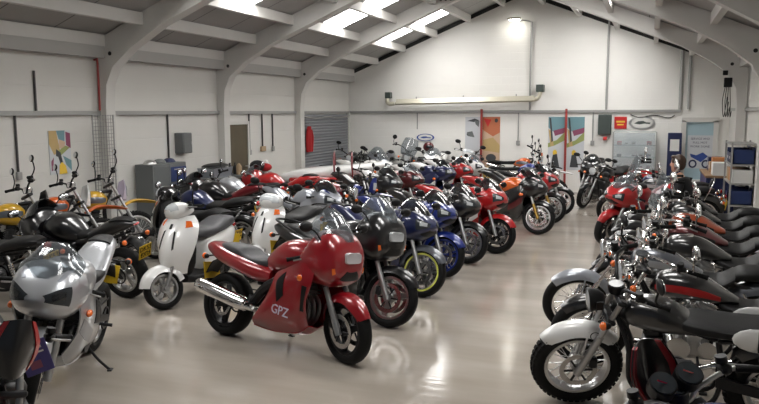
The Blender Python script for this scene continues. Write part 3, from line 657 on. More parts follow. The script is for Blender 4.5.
tc = nt.nodes.new('ShaderNodeTexCoord'); mp = nt.nodes.new('ShaderNodeMapping'); mp.inputs['Rotation'].default_value = (0, 0, R(90)); mp.inputs['Location'].default_value = (.3, .1, 0)
br = nt.nodes.new('ShaderNodeTexBrick'); br.offset = 0; br.inputs['Scale'].default_value = 1.; br.inputs['Brick Width'].default_value = 1.2; br.inputs['Row Height'].default_value = 30; br.inputs['Mortar Size'].default_value = .012
br.inputs['Color1'].default_value = br.inputs['Color2'].default_value = (1, 1, 1, 1); br.inputs['Mortar'].default_value = (.35, .35, .35, 1)
mx = nt.nodes.new('ShaderNodeMix'); mx.data_type = 'RGBA'; mx.blend_type = 'MULTIPLY'; mx.inputs['Factor'].default_value = 1
b = nt.nodes['Principled BSDF']; src = b.inputs['Base Color'].links[0].from_socket
nt.links.new(tc.outputs['Object'], mp.inputs['Vector']); nt.links.new(mp.outputs['Vector'], br.inputs['Vector'])
nt.links.new(src, mx.inputs['A']); nt.links.new(br.outputs['Color'], mx.inputs['B']); nt.links.new(mx.outputs['Result'], b.inputs['Base Color'])
# polished floor: warm grey paint with faint streaks and worn patches
m = mat('floor_paint', (.38, .34, .30), .16); nt = m.node_tree; b = nt.nodes['Principled BSDF']
tc = nt.nodes.new('ShaderNodeTexCoord'); mp = nt.nodes.new('ShaderNodeMapping'); mp.inputs['Scale'].default_value = (.35, 1.6, 1)
n1 = nt.nodes.new('ShaderNodeTexNoise'); n1.inputs['Scale'].default_value = 1.4; n1.inputs['Detail'].default_value = 7
cr1 = nt.nodes.new('ShaderNodeValToRGB'); cr1.color_ramp.elements[0].position = .3; cr1.color_ramp.elements[1].position = .72
cr1.color_ramp.elements[0].color = (.31, .272, .232, 1); cr1.color_ramp.elements[1].color = (.43, .385, .335, 1)
n2 = nt.nodes.new('ShaderNodeTexNoise'); n2.inputs['Scale'].default_value = 3.; n2.inputs['Detail'].default_value = 4
mr = nt.nodes.new('ShaderNodeMapRange'); mr.inputs['To Min'].default_value = .06; mr.inputs['To Max'].default_value = .19
bp = nt.nodes.new('ShaderNodeBump'); bp.inputs['Strength'].default_value = .12; bp.inputs['Distance'].default_value = .01
n3 = nt.nodes.new('ShaderNodeTexNoise'); n3.inputs['Scale'].default_value = 9
for a, c in ((tc.outputs['Object'], mp.inputs['Vector']), (mp.outputs['Vector'], n1.inputs['Vector']), (n1.outputs['Fac'], cr1.inputs['Fac']), (cr1.outputs['Color'], b.inputs['Base Color']),
             (tc.outputs['Object'], n2.inputs['Vector']), (n2.outputs['Fac'], mr.inputs['Value']), (mr.outputs['Result'], b.inputs['Roughness']), (mp.outputs['Vector'], n3.inputs['Vector']), (n3.outputs['Fac'], bp.inputs['Height']), (bp.outputs['Normal'], b.inputs['Normal'])): nt.links.new(a, c)
SKY = (1., .985, .96)
mat('rooflight', (.8, .8, .8), .5, emit=SKY, estr=16.)
mat('gap_dark', (.02, .02, .02), .8); mat('conduit', (.36, .36, .35), .45, .3); mat('conduit_dark', (.06, .06, .06), .5, .3); mat('red_pipe', (.30, .035, .03), .45)
mat('door_brown', (.095, .075, .045), .6, noise=.2, nscale=4); mat('shutter', (.27, .28, .30), .5, .3); mat('wire', (.25, .25, .25), .4, .6)
mat('box_grey', (.13, .14, .14), .5); mat('box_green', (.05, .065, .06), .45); mat('tool_blue', (.015, .035, .13), .4); mat('dark_blue', (.012, .02, .075), .4)
mat('sign_red', (.55, .02, .02), .4); mat('sign_yellow', (.75, .5, .05), .4); mat('sign_blue', (.03, .07, .28), .4); mat('cream_metal', (.55, .52, .42), .35, .3)
mat('lamp_glow', (.9, .9, .9), .4, emit=(1, .96, .86), estr=45.); mat('brick_dark', (.07, .06, .055), .8)
mat('poster_blue', (.16, .30, .34), .35); mat('poster_tan', (.50, .36, .16), .35); mat('poster_plum', (.26, .07, .13), .35); mat('poster_pale', (.58, .60, .63), .35); mat('poster_orange', (.48, .15, .07), .35); mat('poster_sand', (.58, .42, .30), .35); mat('poster_lime', (.30, .34, .12), .35); mat('poster_dark', (.05, .055, .06), .35)
mat('window_blue', (.38, .52, .58), .3); mat('cloth_black', (.010, .010, .012), .9); mat('cloth_red', (.36, .012, .015), .85); mat('skin', (.50, .27, .19), .55); mat('hair', (.045, .022, .012), .5)
mat('card', (.42, .30, .18), .8); mat('orange_box', (.50, .20, .07), .6); mat('wood', (.28, .17, .09), .6, noise=.25, nscale=5); mat('jeans', (.03, .04, .08), .85)

T = .25
struct('floor', MB().role('floor_paint').box(((XL+XR)/2, (YB+YF)/2, -.1), (XR-XL+1, YB-YF+1, .2)))
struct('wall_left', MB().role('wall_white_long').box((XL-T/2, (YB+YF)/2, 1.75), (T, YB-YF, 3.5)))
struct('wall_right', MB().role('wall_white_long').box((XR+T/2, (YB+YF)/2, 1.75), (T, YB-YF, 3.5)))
mb = MB().role('wall_white_end'); pg = [(XL-T, 0), (XR+T, 0), (XR+T, roof(XR)-.03), (RX, RZ-.06), (XL-T, roof(XL)-.03)]
mb.add([(x, YB, z) for x, z in pg]+[(x, YB+T, z) for x, z in pg], [(0,1,2,3,4), (9,8,7,6,5)]+[(k, k+5, (k+1) % 5+5, (k+1) % 5) for k in range(5)]); struct('wall_back', mb, None)
mb = MB().role('roof_board')
for xa, xb in ((XL-T, RX), (RX, XR+T)):
    za, zb = roof(xa), roof(xb)
    mb.add([(xa,YF,za),(xb,YF,zb),(xb,YB+T,zb),(xa,YB+T,za),(xa,YF,za+.12),(xb,YF,zb+.12),(xb,YB+T,zb+.12),(xa,YB+T,za+.12)], [(0,3,2,1),(4,5,6,7),(0,1,5,4),(1,2,6,5),(2,3,7,6),(3,0,4,7)])
struct('ceiling', mb)
def slope_box(mb, x0, x1, y0, y1, d0, d1):
    """slab hugging the roof pitch between depths d0 and d1 under the sheets"""
    p = [(x, y, roof(x)-d) for d in (d1, d0) for x, y in ((x0, y0), (x1, y0), (x1, y1), (x0, y1))]
    mb.add(p, [(0,3,2,1),(4,5,6,7),(0,1,5,4),(1,2,6,5),(2,3,7,6),(3,0,4,7)])
PX = [-8.5, -7.72, -6.86, -5.9, -4.92, -3.95]; PX += [2*RX-x for x in PX[::-1]]
for n, x in enumerate(PX):
    mb = MB().role('frame_white'); z = roof(x)
    mb.box((x, (YB+YF)/2, z-.10), (.11, YB-YF, .19)); struct('trim_%d' % (n+1), mb)
mb = MB().role('roof_board').role('eaves_board').box((XL+.1, (YB+YF)/2, 3.29), (.2, YB-YF, .32)).box((XR-.1, (YB+YF)/2, 3.29), (.2, YB-YF, .32)); struct('trim_13', mb)
mb = MB().role('gap_dark')
for xa, xb in ((XL+.1, RX), (RX, XR-.1)):
    mb.hull([(x, y, roof(x)-d) for x in (xa, xb) for y in (YB-.05, YB+.01) for d in (.02, .13)])
struct('trim_14', mb)
FR = [2.65, 6.25, 9.84, 13.4, 17.0]
for n, y in enumerate(FR):
    mb = MB().role('frame_white'); q = []
    inner = [(XL+.17, 0), (XL+.17, 2.35), (XL+.20, 2.7), (XL+.34, 2.98), (XL+.7, 3.27), (XL+1.3, roof(XL+1.3)-.36), (RX-1, roof(RX-1)-.33), (RX-.2, RZ-.38), (RX, RZ-.38)]
    outer = [(XL, 0), (XL, 2.35), (XL, 2.75), (XL, 3.05), (XL, 3.4), (XL+1.0, roof(XL+1.)), (RX-1.2, roof(RX-1.2)), (RX-.2, roof(RX-.2)), (RX, RZ)]
    inner += [(2*RX-x, z) for x, z in inner[-2::-1]]; outer += [(2*RX-x, z) for x, z in outer[-2::-1]]
    mb.loft([[(i[0], y-.11, i[1]), (i[0], y+.11, i[1]), (o[0], y+.11, o[1]), (o[0], y-.11, o[1])] for i, o in zip(inner, outer)])
    mb.role('frame_white')
    for sx in (1, -1):
        X = (lambda v: v) if sx > 0 else (lambda v: 2*RX-v)
        mb.role('gap_dark').cyl((X(XL+.3), y-.114, 3.2), (X(XL+.3), y-.108, 3.2), .035, n=12)
        for k in range(3): mb.cyl((X(RX-1.35+.12*k), y-.114, roof(RX-1.3)-.18), (X(RX-1.35+.12*k), y-.108, roof(RX-1.3)-.2), .022, n=10)
    struct('trim_%d' % (15+n), mb)
n = 0
for y0 in (3.7, 7.3, 10.75, 14.75, 18.1):
    for xa, xb in ((PX[2]+.06, PX[3]-.06), (PX[3]+.06, PX[4]-.06)):
        for mir in (0, 1):
            a, b_ = (xa, xb) if not mir else (2*RX-xb, 2*RX-xa)
            n += 1; mb = MB().role('rooflight'); slope_box(mb, a, b_, y0, y0+1.0, -.01, .015); struct('window_%d' % n, mb)

# services on the walls
def thing1(name, mb, label, cat, group=None, sharp=38): return tag(obj(name, mb, None, sharp), label, cat, group)
mb = MB().role('conduit').box((XL+.03, (YB+YF)/2, 2.23), (.06, YB-YF, .07)); struct('trim_20', mb)
mb = MB().role('conduit').box(((XL+.06+XR-.06)/2-.55, YB-.03, 2.23), (XR-XL-1.2, .06, .07)); struct('trim_21', mb)
struct('trim_22', MB().role('conduit').box((XR-.03, 15.3, 2.26), (.06, 10.2, .07)))
def pipe(x, y, z0, z1, role='conduit_dark', r=.018): return MB().role(role).cyl((x, y, z0), (x, y, z1), r, n=8)
for x, y, z0, z1, sock, lb in ((XL+.025, 8.4, 2.26, 2.86, 0, 'short black conduit rising above the wall rail, left of the red pipe'), (XL+.025, 8.0, 1.35, 2.2, 1, 'thin black conduit dropping to a socket behind the yellow trail bike'),
        (XL+.025, 11.55, 1.2, 2.2, 1, 'thin black conduit dropping to a socket beside the grey fuse box'), (XL+.025, 14.55, 1.35, 2.2, 1, 'grey conduit and socket close beside the brown door'),
        (XL+.025, 15.15, 1.4, 2.2, 2, 'grey conduit dropping to a brown switch box, between two plain conduits'), (XL+.025, 15.65, 1.38, 2.2, 1, 'grey conduit and socket nearest the grey roller door on left wall')):
    r_ = empty('wall_conduit', (x, y, z0)); tag(r_, lb, 'conduit', 'conduits on the left wall')
    o = obj('pipe', pipe(0, 0, 0, z1-z0), r_)
    if sock: obj('socket', MB().role('conduit' if sock == 1 else 'card').box((.012, 0, -.03), (.05, .09 if sock == 1 else .22, .12), .01), r_)
for x, z0, z1, sock, lb in ((-6.45, 1.72, 2.2, 0, 'short grey conduit below the rail left of the oval sign'), (-3.47, 1.38, 2.2, 1, 'grey conduit ending in a socket between the two pairs of posters'), (-1.45, 1.4, 2.2, 1, 'grey conduit and socket just left of the dark fuse cabinet'),
        (-1.12, 2.27, 4.62, 0, 'tall grey conduit up the gable wall above the fuse cabinet'), (.72, 2.27, 3.78, 0, 'thick grey pipe up the gable wall near the right-hand corner')):
    r_ = empty('wall_conduit', (x, YB-.03, z0)); tag(r_, lb, 'conduit', 'conduits on the back wall')
    obj('pipe', pipe(0, 0, 0, z1-z0, 'conduit' if z1 > 2.3 else 'conduit', (.045 if x > 0 else .03) if z1 > 2.3 else .016), r_)
    if sock: obj('socket', MB().role('conduit').box((0, -.015, -.03), (.1, .06, .13), .01), r_)
thing1('vent_pipe', MB().role('conduit').tube([(.92, YB-.04, 2.27), (.92, YB-.04, 3.66), (1.0, YB-.04, 3.72), (1.3, YB-.04, 3.6)], .035, 8, 3), 'pale grey bent pipe beside the thick straight pipe on the gable wall', 'pipe')  # drain pipe with a bent top, not a vent
thing1('fire_pipe', MB().role('red_pipe').tube([(XL+.1, 9.66, 2.27), (XL+.1, 9.66, 3.05), (XL+.07, 9.66, 3.1), (XL+.03, 9.66, 3.1)], .018, 8, 3), 'thin red pipe running up beside the first white column on left wall', 'pipe')
# wire mesh panel beside the first column
mb = MB().role('wire')
for k in range(9): mb.cyl((XL+.26, 9.3+k*.06, .75), (XL+.26, 9.3+k*.06, 2.2), .004, n=5)
for k in range(25): mb.cyl((XL+.26, 9.28, .75+k*.06), (XL+.26, 9.80, .75+k*.06), .004, n=5)
mb.role('conduit').cyl((XL+.26, 9.3, .02), (XL+.26, 9.3, 2.2), .012, n=6).cyl((XL+.26, 9.78, .02), (XL+.26, 9.78, 2.2), .012, n=6).box((XL+.26, 9.54, .02), (.3, .6, .03)); thing1('mesh_panel', mb, 'tall wire mesh display panel standing before the first column of left wall', 'panel')
r_ = empty('fuse_box', (XL+.1, 11.92, 1.44)); tag(r_, 'grey metal electrical box on the left wall above the workbench end', 'electrical box')
obj('body', MB().role('box_grey').box((0, 0, .2), (.2, .3, .40), .012), r_); obj('door', MB().role('box_grey').box((.105, 0, .2), (.012, .26, .36), .004).role('conduit').box((.115, .1, .2), (.014, .02, .05)), r_)
# door in the left wall
mb = MB().role('door_brown').box((XL+.012, 13.98, .98), (.05, .92, 1.96), .004); d1 = struct('door_1', mb)
mb = MB().role('frame_white')
for y in (13.49, 14.47): mb.box((XL+.025, y, 1.0), (.07, .07, 2.0))
mb.box((XL+.025, 13.98, 2.0), (.07, 1.05, .07)); o = struct('door_frame', mb, d1)
o = struct('door_handle', MB().role('fork_steel').tube([(XL+.035, 14.34, 1.02), (XL+.09, 14.34, 1.02), (XL+.09, 14.22, 1.02)], .011, 8, 2), d1)
# roller door
mb = MB().role('shutter')
for k in range(27): mb.tube([(XL+.03, 17.25, .04+k*.08), (XL+.03, 20.25, .04+k*.08)], .046, 8, 0)
d2 = struct('door_2', mb); mb = MB().role('frame_white').box((XL+.05, 17.2, 1.1), (.1, .1, 2.2)).box((XL+.05, 20.32, 1.1), (.1, .12, 2.2)); struct('door_frame', mb, d2)
struct('track', MB().role('conduit').tube([(XL+.1, 17.2, 2.12), (XL+.1, 18, 2.06), (XL+.1, 18.7, 2.1), (XL+.1, 19.5, 2.06), (XL+.1, 20.3, 2.12)], .02, 8), d2)
# red overalls on the roller door
S = gridf([[(XL+.12, 17.42+dy*w, z) if i in (0, 4) else (XL+.12+.09*b, 17.42+dy*w, z) for i, (dy, b) in enumerate(((-1, 0), (-.5, .8), (0, 1), (.5, .8), (1, 0)))] for z, w in ((1.98, .03), (1.9, .09), (1.75, .12), (1.5, .11), (1.36, .13), (1.3, .12))])
r_ = tag(empty('hanging_jacket', (0, 0, -.12)), 'red work jacket hanging at the edge of the grey roller door', 'jacket')
obj('body', MB().role('cloth_red').shell(S, 16, 14, .02), r_)
for sy in (-1, 1): obj('sleeve', MB().role('cloth_red').tube([(XL+.16, 17.42+sy*.09, 1.88), (XL+.17, 17.42+sy*.14, 1.7), (XL+.16, 17.42+sy*.14, 1.45), (XL+.16, 17.42+sy*.12, 1.3)], [.04, .045, .04, .035], 10), r_)
obj('hook', MB().role('conduit').tube([(XL+.02, 17.42, 2.04), (XL+.14, 17.42, 2.05), (XL+.15, 17.42, 1.99)], .01, 6), r_)
# heater tube on the gable wall
r_ = tag(empty('tube_heater', (-5, YB-.28, 2.5)), 'long pale radiant heater tube with upturned ends on the back wall', 'heater')
obj('reflector', MB().role('cream_metal').hull([(-2.0, -.12, -.03), (-2.0, .12, -.03), (2.0, -.12, .03), (2.0, .12, .03), (-2.0, -.06, .10), (-2.0, .06, .10), (2.0, -.06, .16), (2.0, .06, .16)]), r_)
obj('tube', MB().role('cream_metal').tube([(-2.05, 0, -.02), (1.95, 0, .04)], .05, 14, 0).tube([(1.9, 0, .05), (2.08, 0, .08), (2.14, .0, .2), (2.14, .02, .3)], .055, 12, 4), r_)
obj('flue_box', MB().role('box_green').box((2.14, .08, .36), (.2, .3, .2), .01), r_)
obj('intake', MB().role('cream_metal').tube([(-2.3, .1, .2), (-2.3, 0, .02), (-2.2, -.02, -.04), (-2.08, 0, -.02)], .06, 12, 4).role('box_green').box((-2.3, .1, .22), (.16, .22, .18), .01), r_)
for x in (-1.4, 0, 1.5): obj('bracket', MB().role('conduit').box((x, .12, .06+x*.015), (.03, .28, .03)).box((x, .0, .14+x*.015), (.03, .03, .1)), r_)
# lamp and its arm
r_ = tag(empty('wall_lamp', (-3.16, YB-.05, 4.7)), 'lit lamp on a bracket high on the back wall near the roof ridge', 'lamp')
obj('conduit', MB().role('conduit').cyl((0, 0, -2.43), (0, 0, -.02), .028, n=8).tube([(0, 0, -.03), (-.1, -.08, 0), (-.3, -.25, 0)], .02, 8), r_)
obj('housing', MB().role('cream_metal').box((-.42, -.3, .05), (.36, .2, .06), .025), r_); obj('bulb', MB().role('lamp_glow').ell((-.42, -.3, .01), (.15, .08, .035), 16, 8), r_)
# posters
def board(name, c, w, h, t, ax, label, cat, shards, back='poster_pale', group=None):
    """a flat printed board on a wall (ax 'x' faces +x, 'y' faces -y) with coloured printed shapes (u, v in 0..1)"""
    mb = MB().role(back)
    f = (lambda u, v, d: (c[0]+d, c[1]+(u-.5)*w, c[2]+(v-.5)*h)) if ax == 'x' else (lambda u, v, d: (c[0]+(u-.5)*w, c[1]-d, c[2]+(v-.5)*h))
    mb.hull([f(u, v, d) for u in (0, 1) for v in (0, 1) for d in (0, t)])
    for k, (rl, pts) in enumerate(shards):
        mb.role(rl); n_ = len(pts); mb.add([f(u, v, t+.0006+k*.0004) for u, v in pts], [tuple(range(n_)) if ax == 'y' else tuple(range(n_))])
    return tag(obj(name, mb), label, cat, group)
def blob(cx, cy, rx, ry, n=12, a=0.): return [(cx+rx*cos(2*pi*k/n)*cos(a)-ry*sin(2*pi*k/n)*sin(a), cy+rx*cos(2*pi*k/n)*sin(a)+ry*sin(2*pi*k/n)*cos(a)) for k in range(n)]
def bike_print(cx, cy, s, r1='poster_dark', r2='poster_lime'):
    return [(r1, blob(cx-.2*s, cy-.14*s, .13*s, .1*s)), (r1, blob(cx+.2*s, cy-.14*s, .13*s, .1*s)), ('poster_pale', blob(cx-.2*s, cy-.14*s, .08*s, .06*s)), ('poster_pale', blob(cx+.2*s, cy-.14*s, .08*s, .06*s)), (r2, [(cx-.26*s, cy+.02*s), (cx+.05*s, cy-.1*s), (cx+.26*s, cy+.04*s), (cx+.1*s, cy+.13*s), (cx-.1*s, cy+.06*s), (cx-.3*s, cy+.1*s)])]
board('wall_poster', (XL, 8.84, 1.62), .44, .68, .012, 'x', 'colourful poster with yellow and plum shapes on the left wall', 'poster', [('poster_tan', [(0, 1), (.35, 1), (.5, .5), (.2, .45), (0, .7)]), ('poster_blue', [(.35, 1), (.75, 1), (.72, .75), (.45, .8)]), ('poster_sand', [(.45, .8), (.75, .74), (.7, .55), (.45, .6)]), ('poster_plum', [(.78, .97), (1, .93), (1, .58), (.78, .66)]),
    ('poster_lime', [(.3, .5), (.75, .65), (.95, .6), (.5, .42)]), ('poster_dark', [(.3, .58), (.5, .5), (.62, .2), (.5, .18), (.38, .4), (.28, .42)]), ('sign_yellow', [(.42, .2), (.55, .28), (.72, .18), (.78, 0), (.4, 0)]), ('poster_blue', [(.6, .42), (1, .3), (1, .05), (.75, .2)]), ('poster_plum', [(.05, .3), (.18, .4), (.12, .1), (.05, .08)])])
board('wall_poster', (-4.77, YB, 1.35), .46, 1.46, .012, 'y', 'pale grey poster with a dark machine sketch, left of the red post', 'poster', [('poster_dark', [(.1, .92), (.6, .97), (.9, .93), (.55, .9)]), ('box_grey', [(.6, .93), (.9, .92), (.85, .8), (.65, .86)]), ('poster_dark', blob(.25, .66, .16, .04)), ('box_grey', [(.1, .7), (.45, .72), (.6, .6), (.2, .62)]), ('conduit', [(.1, .3), (.9, .34), (.9, .3), (.1, .26)])])
board('wall_poster', (-4.24, YB, 1.35), .50, 1.46, .012, 'y', 'orange and sand coloured poster right of the red post', 'poster', [('poster_orange', [(0, 1), (1, 1), (1, .7), (.6, .62), (0, .75)]), ('sign_red', [(.05, .97), (.5, .95), (.3, .8)]), ('poster_dark', blob(.78, .93, .1, .04)), ('poster_tan', [(.0, .55), (.6, .6), (1, .45), (1, .3), (0, .35)]), ('poster_dark', blob(.5, .2, .3, .08))], 'poster_sand')
for px_, lb in ((-2.41, 'teal and lime landscape poster with a rider, left one of the pair'), (-1.90, 'teal and lime landscape poster with a rider, right one of the pair')):
    board('wall_poster', (px_, YB, 1.35), .46, 1.46, .012, 'y', lb, 'poster', [('poster_blue', [(0, 1), (1, 1), (1, .78), (.3, .72), (0, .8)]), ('poster_plum', [(.3, .74), (1, .8), (1, .7), (.4, .64)]), ('poster_lime', [(0, .5), (.5, .56), (1, .72), (1, .56), (.4, .46), (0, .42)]), ('poster_tan', [(0, .78), (.2, .72), (.35, .45), (.15, .44)]), ('poster_dark', [(.05, .98), (.15, .98), (.3, .55), (.2, .52)]), ('sign_yellow', blob(.42, .32, .13, .06)), ('poster_dark', [(.3, .28), (.55, .3), (.7, .05), (.2, .05)])])
for px_, lb in ((-4.51, 'thin dark red post standing between the grey and orange posters'), (-2.155, 'thin dark red post standing between the two teal posters')):
    thing1('red_post', MB().role('red_pipe').box((px_, YB-.1, 1.15), (.06, .06, 2.3), .006).box((px_, YB-.1, .01), (.2, .16, .02)), lb, 'post', 'dark red posts against the back wall')
# fuse cabinet, signs, oval signs
r_ = tag(empty('fuse_cabinet', (-1.14, YB-.081, 1.6)), 'dark green electrical cabinet under the rail on back wall', 'electrical box')
obj('body', MB().role('box_green').box((0, 0, .27), (.34, .16, .54), .012), r_); obj('door', MB().role('box_green').box((0, -.085, .27), (.3, .012, .5), .004), r_); obj('switch', MB().role('sign_red').box((.02, -.03, -.1), (.1, .08, .09), .01), r_)
r_ = tag(empty('shop_sign', (-.74, YB-.02, 1.92)), 'small red square sign with yellow lettering right of fuse cabinet', 'sign')
obj('panel', MB().role('sign_red').box((0, 0, 0), (.32, .025, .32), .008), r_)
FW = lambda x, y, z: Matrix.Translation((x, y, z)) @ Matrix.Rotation(pi/2, 4, 'X')
obj('print', MB().role('sign_yellow').box((0, -.014, .03), (.22, .003, .045)).box((0, -.014, -.05), (.16, .003, .035)), r_)
def oval(name, c, rx_, rz_, rim, face, label, inner=None):
    r_ = tag(empty(name, c), label, 'sign'); ring = [(rx_*cos(2*pi*k/32), rz_*sin(2*pi*k/32)) for k in range(32)]
    mk = lambda s, y0, y1: [[(x*s, y0, z*s) for x, z in ring], [(x*s, y1, z*s) for x, z in ring]]
    obj('panel', MB().role(rim).loft(mk(1, .012, -.012)), r_); o = obj('face', MB().role(face).loft(mk(.82, -.010, -.015)), r_)
    if inner: obj('emblem', MB().role(inner).add([(u*rx_, -.0158, v*rz_) for u, v in ((-.6,-.1),(-.3,.25),(.1,.3),(.3,.1),(.65,.05),(.6,-.2),(.2,-.12),(-.2,-.25))], [tuple(range(8))]), r_)
oval('oval_sign', (-6.2, YB-.02, 1.48), .27, .11, 'sign_blue', 'paper', 'oval white sign with a blue rim on the back wall above parked bikes', 'sign_blue')
oval('oval_sign', (-.2, YB-.02, 1.92), .33, .17, 'alloy', 'frame_white', 'oval silver sign with a dark emblem above the glass shelves', 'box_green')
# glass display cabinet with red base
r_ = tag(empty('display_cabinet', (-.36, YB-.35, 0)), 'glass shelved display cabinet with a red lower cupboard at back wall', 'cabinet')
obj('base', MB().role('bright_red').box((0, 0, .36), (1.2, .5, .66), .02).role('gap_dark').box((0, 0, .02), (1.1, .44, .04)), r_)
for z in (.72, 1.02, 1.34, 1.69): obj('shelf', MB().role('shelf_glass').box((0, .05, z), (1.05, .36, .014)), r_)
for sx in (-1, 1):
    for y in (-.12, .22): obj('post', MB().role('conduit').box((sx*.535, y, 1.2), (.02, .02, .98)), r_)
obj('glass_door', MB().role('pane').box((0, -.14, 1.2), (1.02, .006, .94)), r_)
k = 0
for z in (.727, 1.027, 1.347):
    for x in (-.38, -.2, -.02, .17, .36):
        k += 1; c = ('paper', 'bright_red', 'box_green', 'alloy')[(k*7) % 4]
        if (k*5) % 7 == 0: continue
        mb = MB().role(c).box((0, 0, .05 if k % 2 else .035), (.12, .1, .1 if k % 2 else .07), .01).role('poster_dark').box((0, -.051, .04), (.08, .002, .03))
        o = thing1('accessory_box', mb, 'small %s boxed accessory standing on a glass cabinet shelf' % {'paper': 'white', 'bright_red': 'red', 'box_green': 'dark green', 'alloy': 'silver'}[c], 'box', 'boxed accessories in the glass cabinet: '+c.replace('_', ' ')); o.location = (-.36+x, YB-.3, z+.002)
# blue leaflet stand, window with the bike poster
r_ = tag(empty('leaflet_stand', (.62, YB-.3, 0)), 'tall dark blue display stand holding a white sheet, left of window', 'stand')
obj('panel', MB().role('dark_blue').box((0, 0, 1.02), (.34, .06, 1.3), .01).box((0, 0, .02), (.4, .36, .04), .01).box((0, 0, .2), (.06, .06, .36)), r_); obj('sheet', MB().role('paper').box((0, -.035, 1.35), (.22, .006, .3)), r_)
d3 = struct('window_30', MB().role('window_blue').box((1.22, YB-.01, 1.2), (.66, .02, 1.5)))
mb = MB().role('frame_white')
for x in (.83, 1.6): mb.box((x, YB-.04, 1.1), (.12, .08, 1.76))
mb.box((1.22, YB-.04, 2.0), (.9, .08, .12)).box((1.22, YB-.05, .4), (.9, .1, .1)); struct('window_frame', mb, d3)
pr = tag(empty('window_poster', (1.24, YB-.03, 1.25)), 'pale blue window poster with dark lettering above a printed motorcycle', 'poster')
mb = MB().role('poster_pale').box((0, 0, -.08), (.6, .008, .86)); fz = lambda u, v: ((u-.5)*.6, -.0052, (v-.5)*.86-.08)
pp = obj('sheet', mb, pr)
mb = MB()
for j, (rl, pts) in enumerate(bike_print(.5, .32, 1.3, 'dark_blue', 'sign_blue')): mb.role(rl).add([(lambda p: (p[0], p[1]-j*.0004, p[2]))(fz(u, v)) for u, v in pts], [tuple(range(len(pts)))])
obj('picture', mb, pr)
for j, s in enumerate(('SERVICE AND', 'FULL MOT', 'WORK DONE')): obj('lettering', text_mb(s, .075, 'dark_blue', FW(0, -.006, .26-.1*j)), pr)

# workbench on the left wall and what stands on it
r_ = tag(empty('workbench', (XL+.27, 13.0, 0)), 'dark workbench against the left wall beside the brown door', 'bench')
obj('worktop', MB().role('box_grey').box((0, 0, .88), (.5, 1.5, .05), .006), r_); obj('lower_shelf', MB().role('box_grey').box((0, 0, .3), (.44, 1.4, .03)), r_)
for sx in (-1, 1):
    for sy in (-1, 1): obj('leg', MB().role('dark_metal').box((sx*.21, sy*.68, .43), (.05, .05, .86)), r_)
r_ = tag(empty('parts_washer', (XL+.27, 12.75, .905)), 'pale grey open tub standing on the workbench below the fuse box', 'tub')
obj('tub', MB().role('pale_grey').hull([(sx*.2*s, sy*.36*s, z) for sx in (-1, 1) for sy in (-1, 1) for s, z in ((.85, 0), (1, .2))]), r_); obj('lid', MB().role('black_plastic').ell((0, 0, .22), (.22, .4, .07), 20, 8, None, 0, 1), r_)
for k in range(4): 
    o = thing1('spray_bottle', MB().role(('box_green', 'black_plastic', 'dark_blue', 'black_plastic')[k]).lathe([(.003, 0), (.038, 0), (.038, .16), (.014, .2), (.014, .25), (.003, .25)], 12, (0, 0, 0), 'z', closed=False), 'dark bottle standing on the workbench near the brown door', 'bottle', 'dark bottles on the workbench'); o.location = (XL+.2+.05*(k % 2), 13.2+k*.11, .905)
thing1('oil_can', MB().role('card').lathe([(.003, .905), (.06, .905), (.06, 1.08), (.02, 1.14), (.003, 1.14)], 14, (XL+.4, 13.45, 0), 'z', closed=False), 'brown can standing in front of the bottles on the workbench', 'can')
r_ = tag(empty('metal_drum', (XL+.85, 13.62, 0)), 'tall dull brown drum piled with red and black cloths before the door', 'drum')
obj('barrel', MB().role('box_grey').lathe([(.003, 0), (.24, 0), (.24, .3), (.25, .31), (.24, .32), (.24, .62), (.25, .63), (.24, .64), (.24, .95), (.22, .96), (.003, .95)], 24, (0, 0, 0), 'z', closed=False), r_)
o = thing1('rag_pile', MB().role('cloth_black').ell((-.05, -.08, .12), (.17, .15, .12), 14, 8).role('cloth_red').ell((.06, .06, .08), (.15, .14, .09), 14, 8).role('paper').ell((.05, .12, .14), (.07, .06, .1), 10, 6), 'heap of black, red and white rags on top of the drum', 'rags'); o.location = (XL+.85, 13.62, .975)
r_ = tag(empty('tool_cabinet', (XL+.24, 10.98, 0)), 'tall grey and blue steel tool cabinet against the left wall', 'cabinet')
obj('body', MB().role('box_grey').box((0, -.22, .66), (.4, .46, 1.3), .012).box((0, .28, .66), (.4, .5, 1.3), .012), r_)
for k in range(4): dr = obj('drawer', MB().role('tool_blue').box((.205, .28, .2+k*.3), (.02, .46, .27), .006), r_); obj('handle', MB().role('alloy').box((.222, .28, .29+k*.3), (.02, .3, .02), .004), dr)
o = obj('door', MB().role('box_grey').box((.205, -.22, .66), (.02, .42, 1.22), .006), r_)
for k, (y, c) in enumerate(((10.70, 'alloy'), (10.98, 'box_grey'), (11.26, 'dark_blue'))):
    o = thing1('dome_cover', MB().role(c).ell((0, 0, 0), (.12, .125, .08), 14, 6, None, 0, 1), '%s domed cover lying on top of the tool cabinet' % ('silver', 'dark grey', 'dark blue')[k], 'cover'); o.location = (XL+.24, y, 1.312)

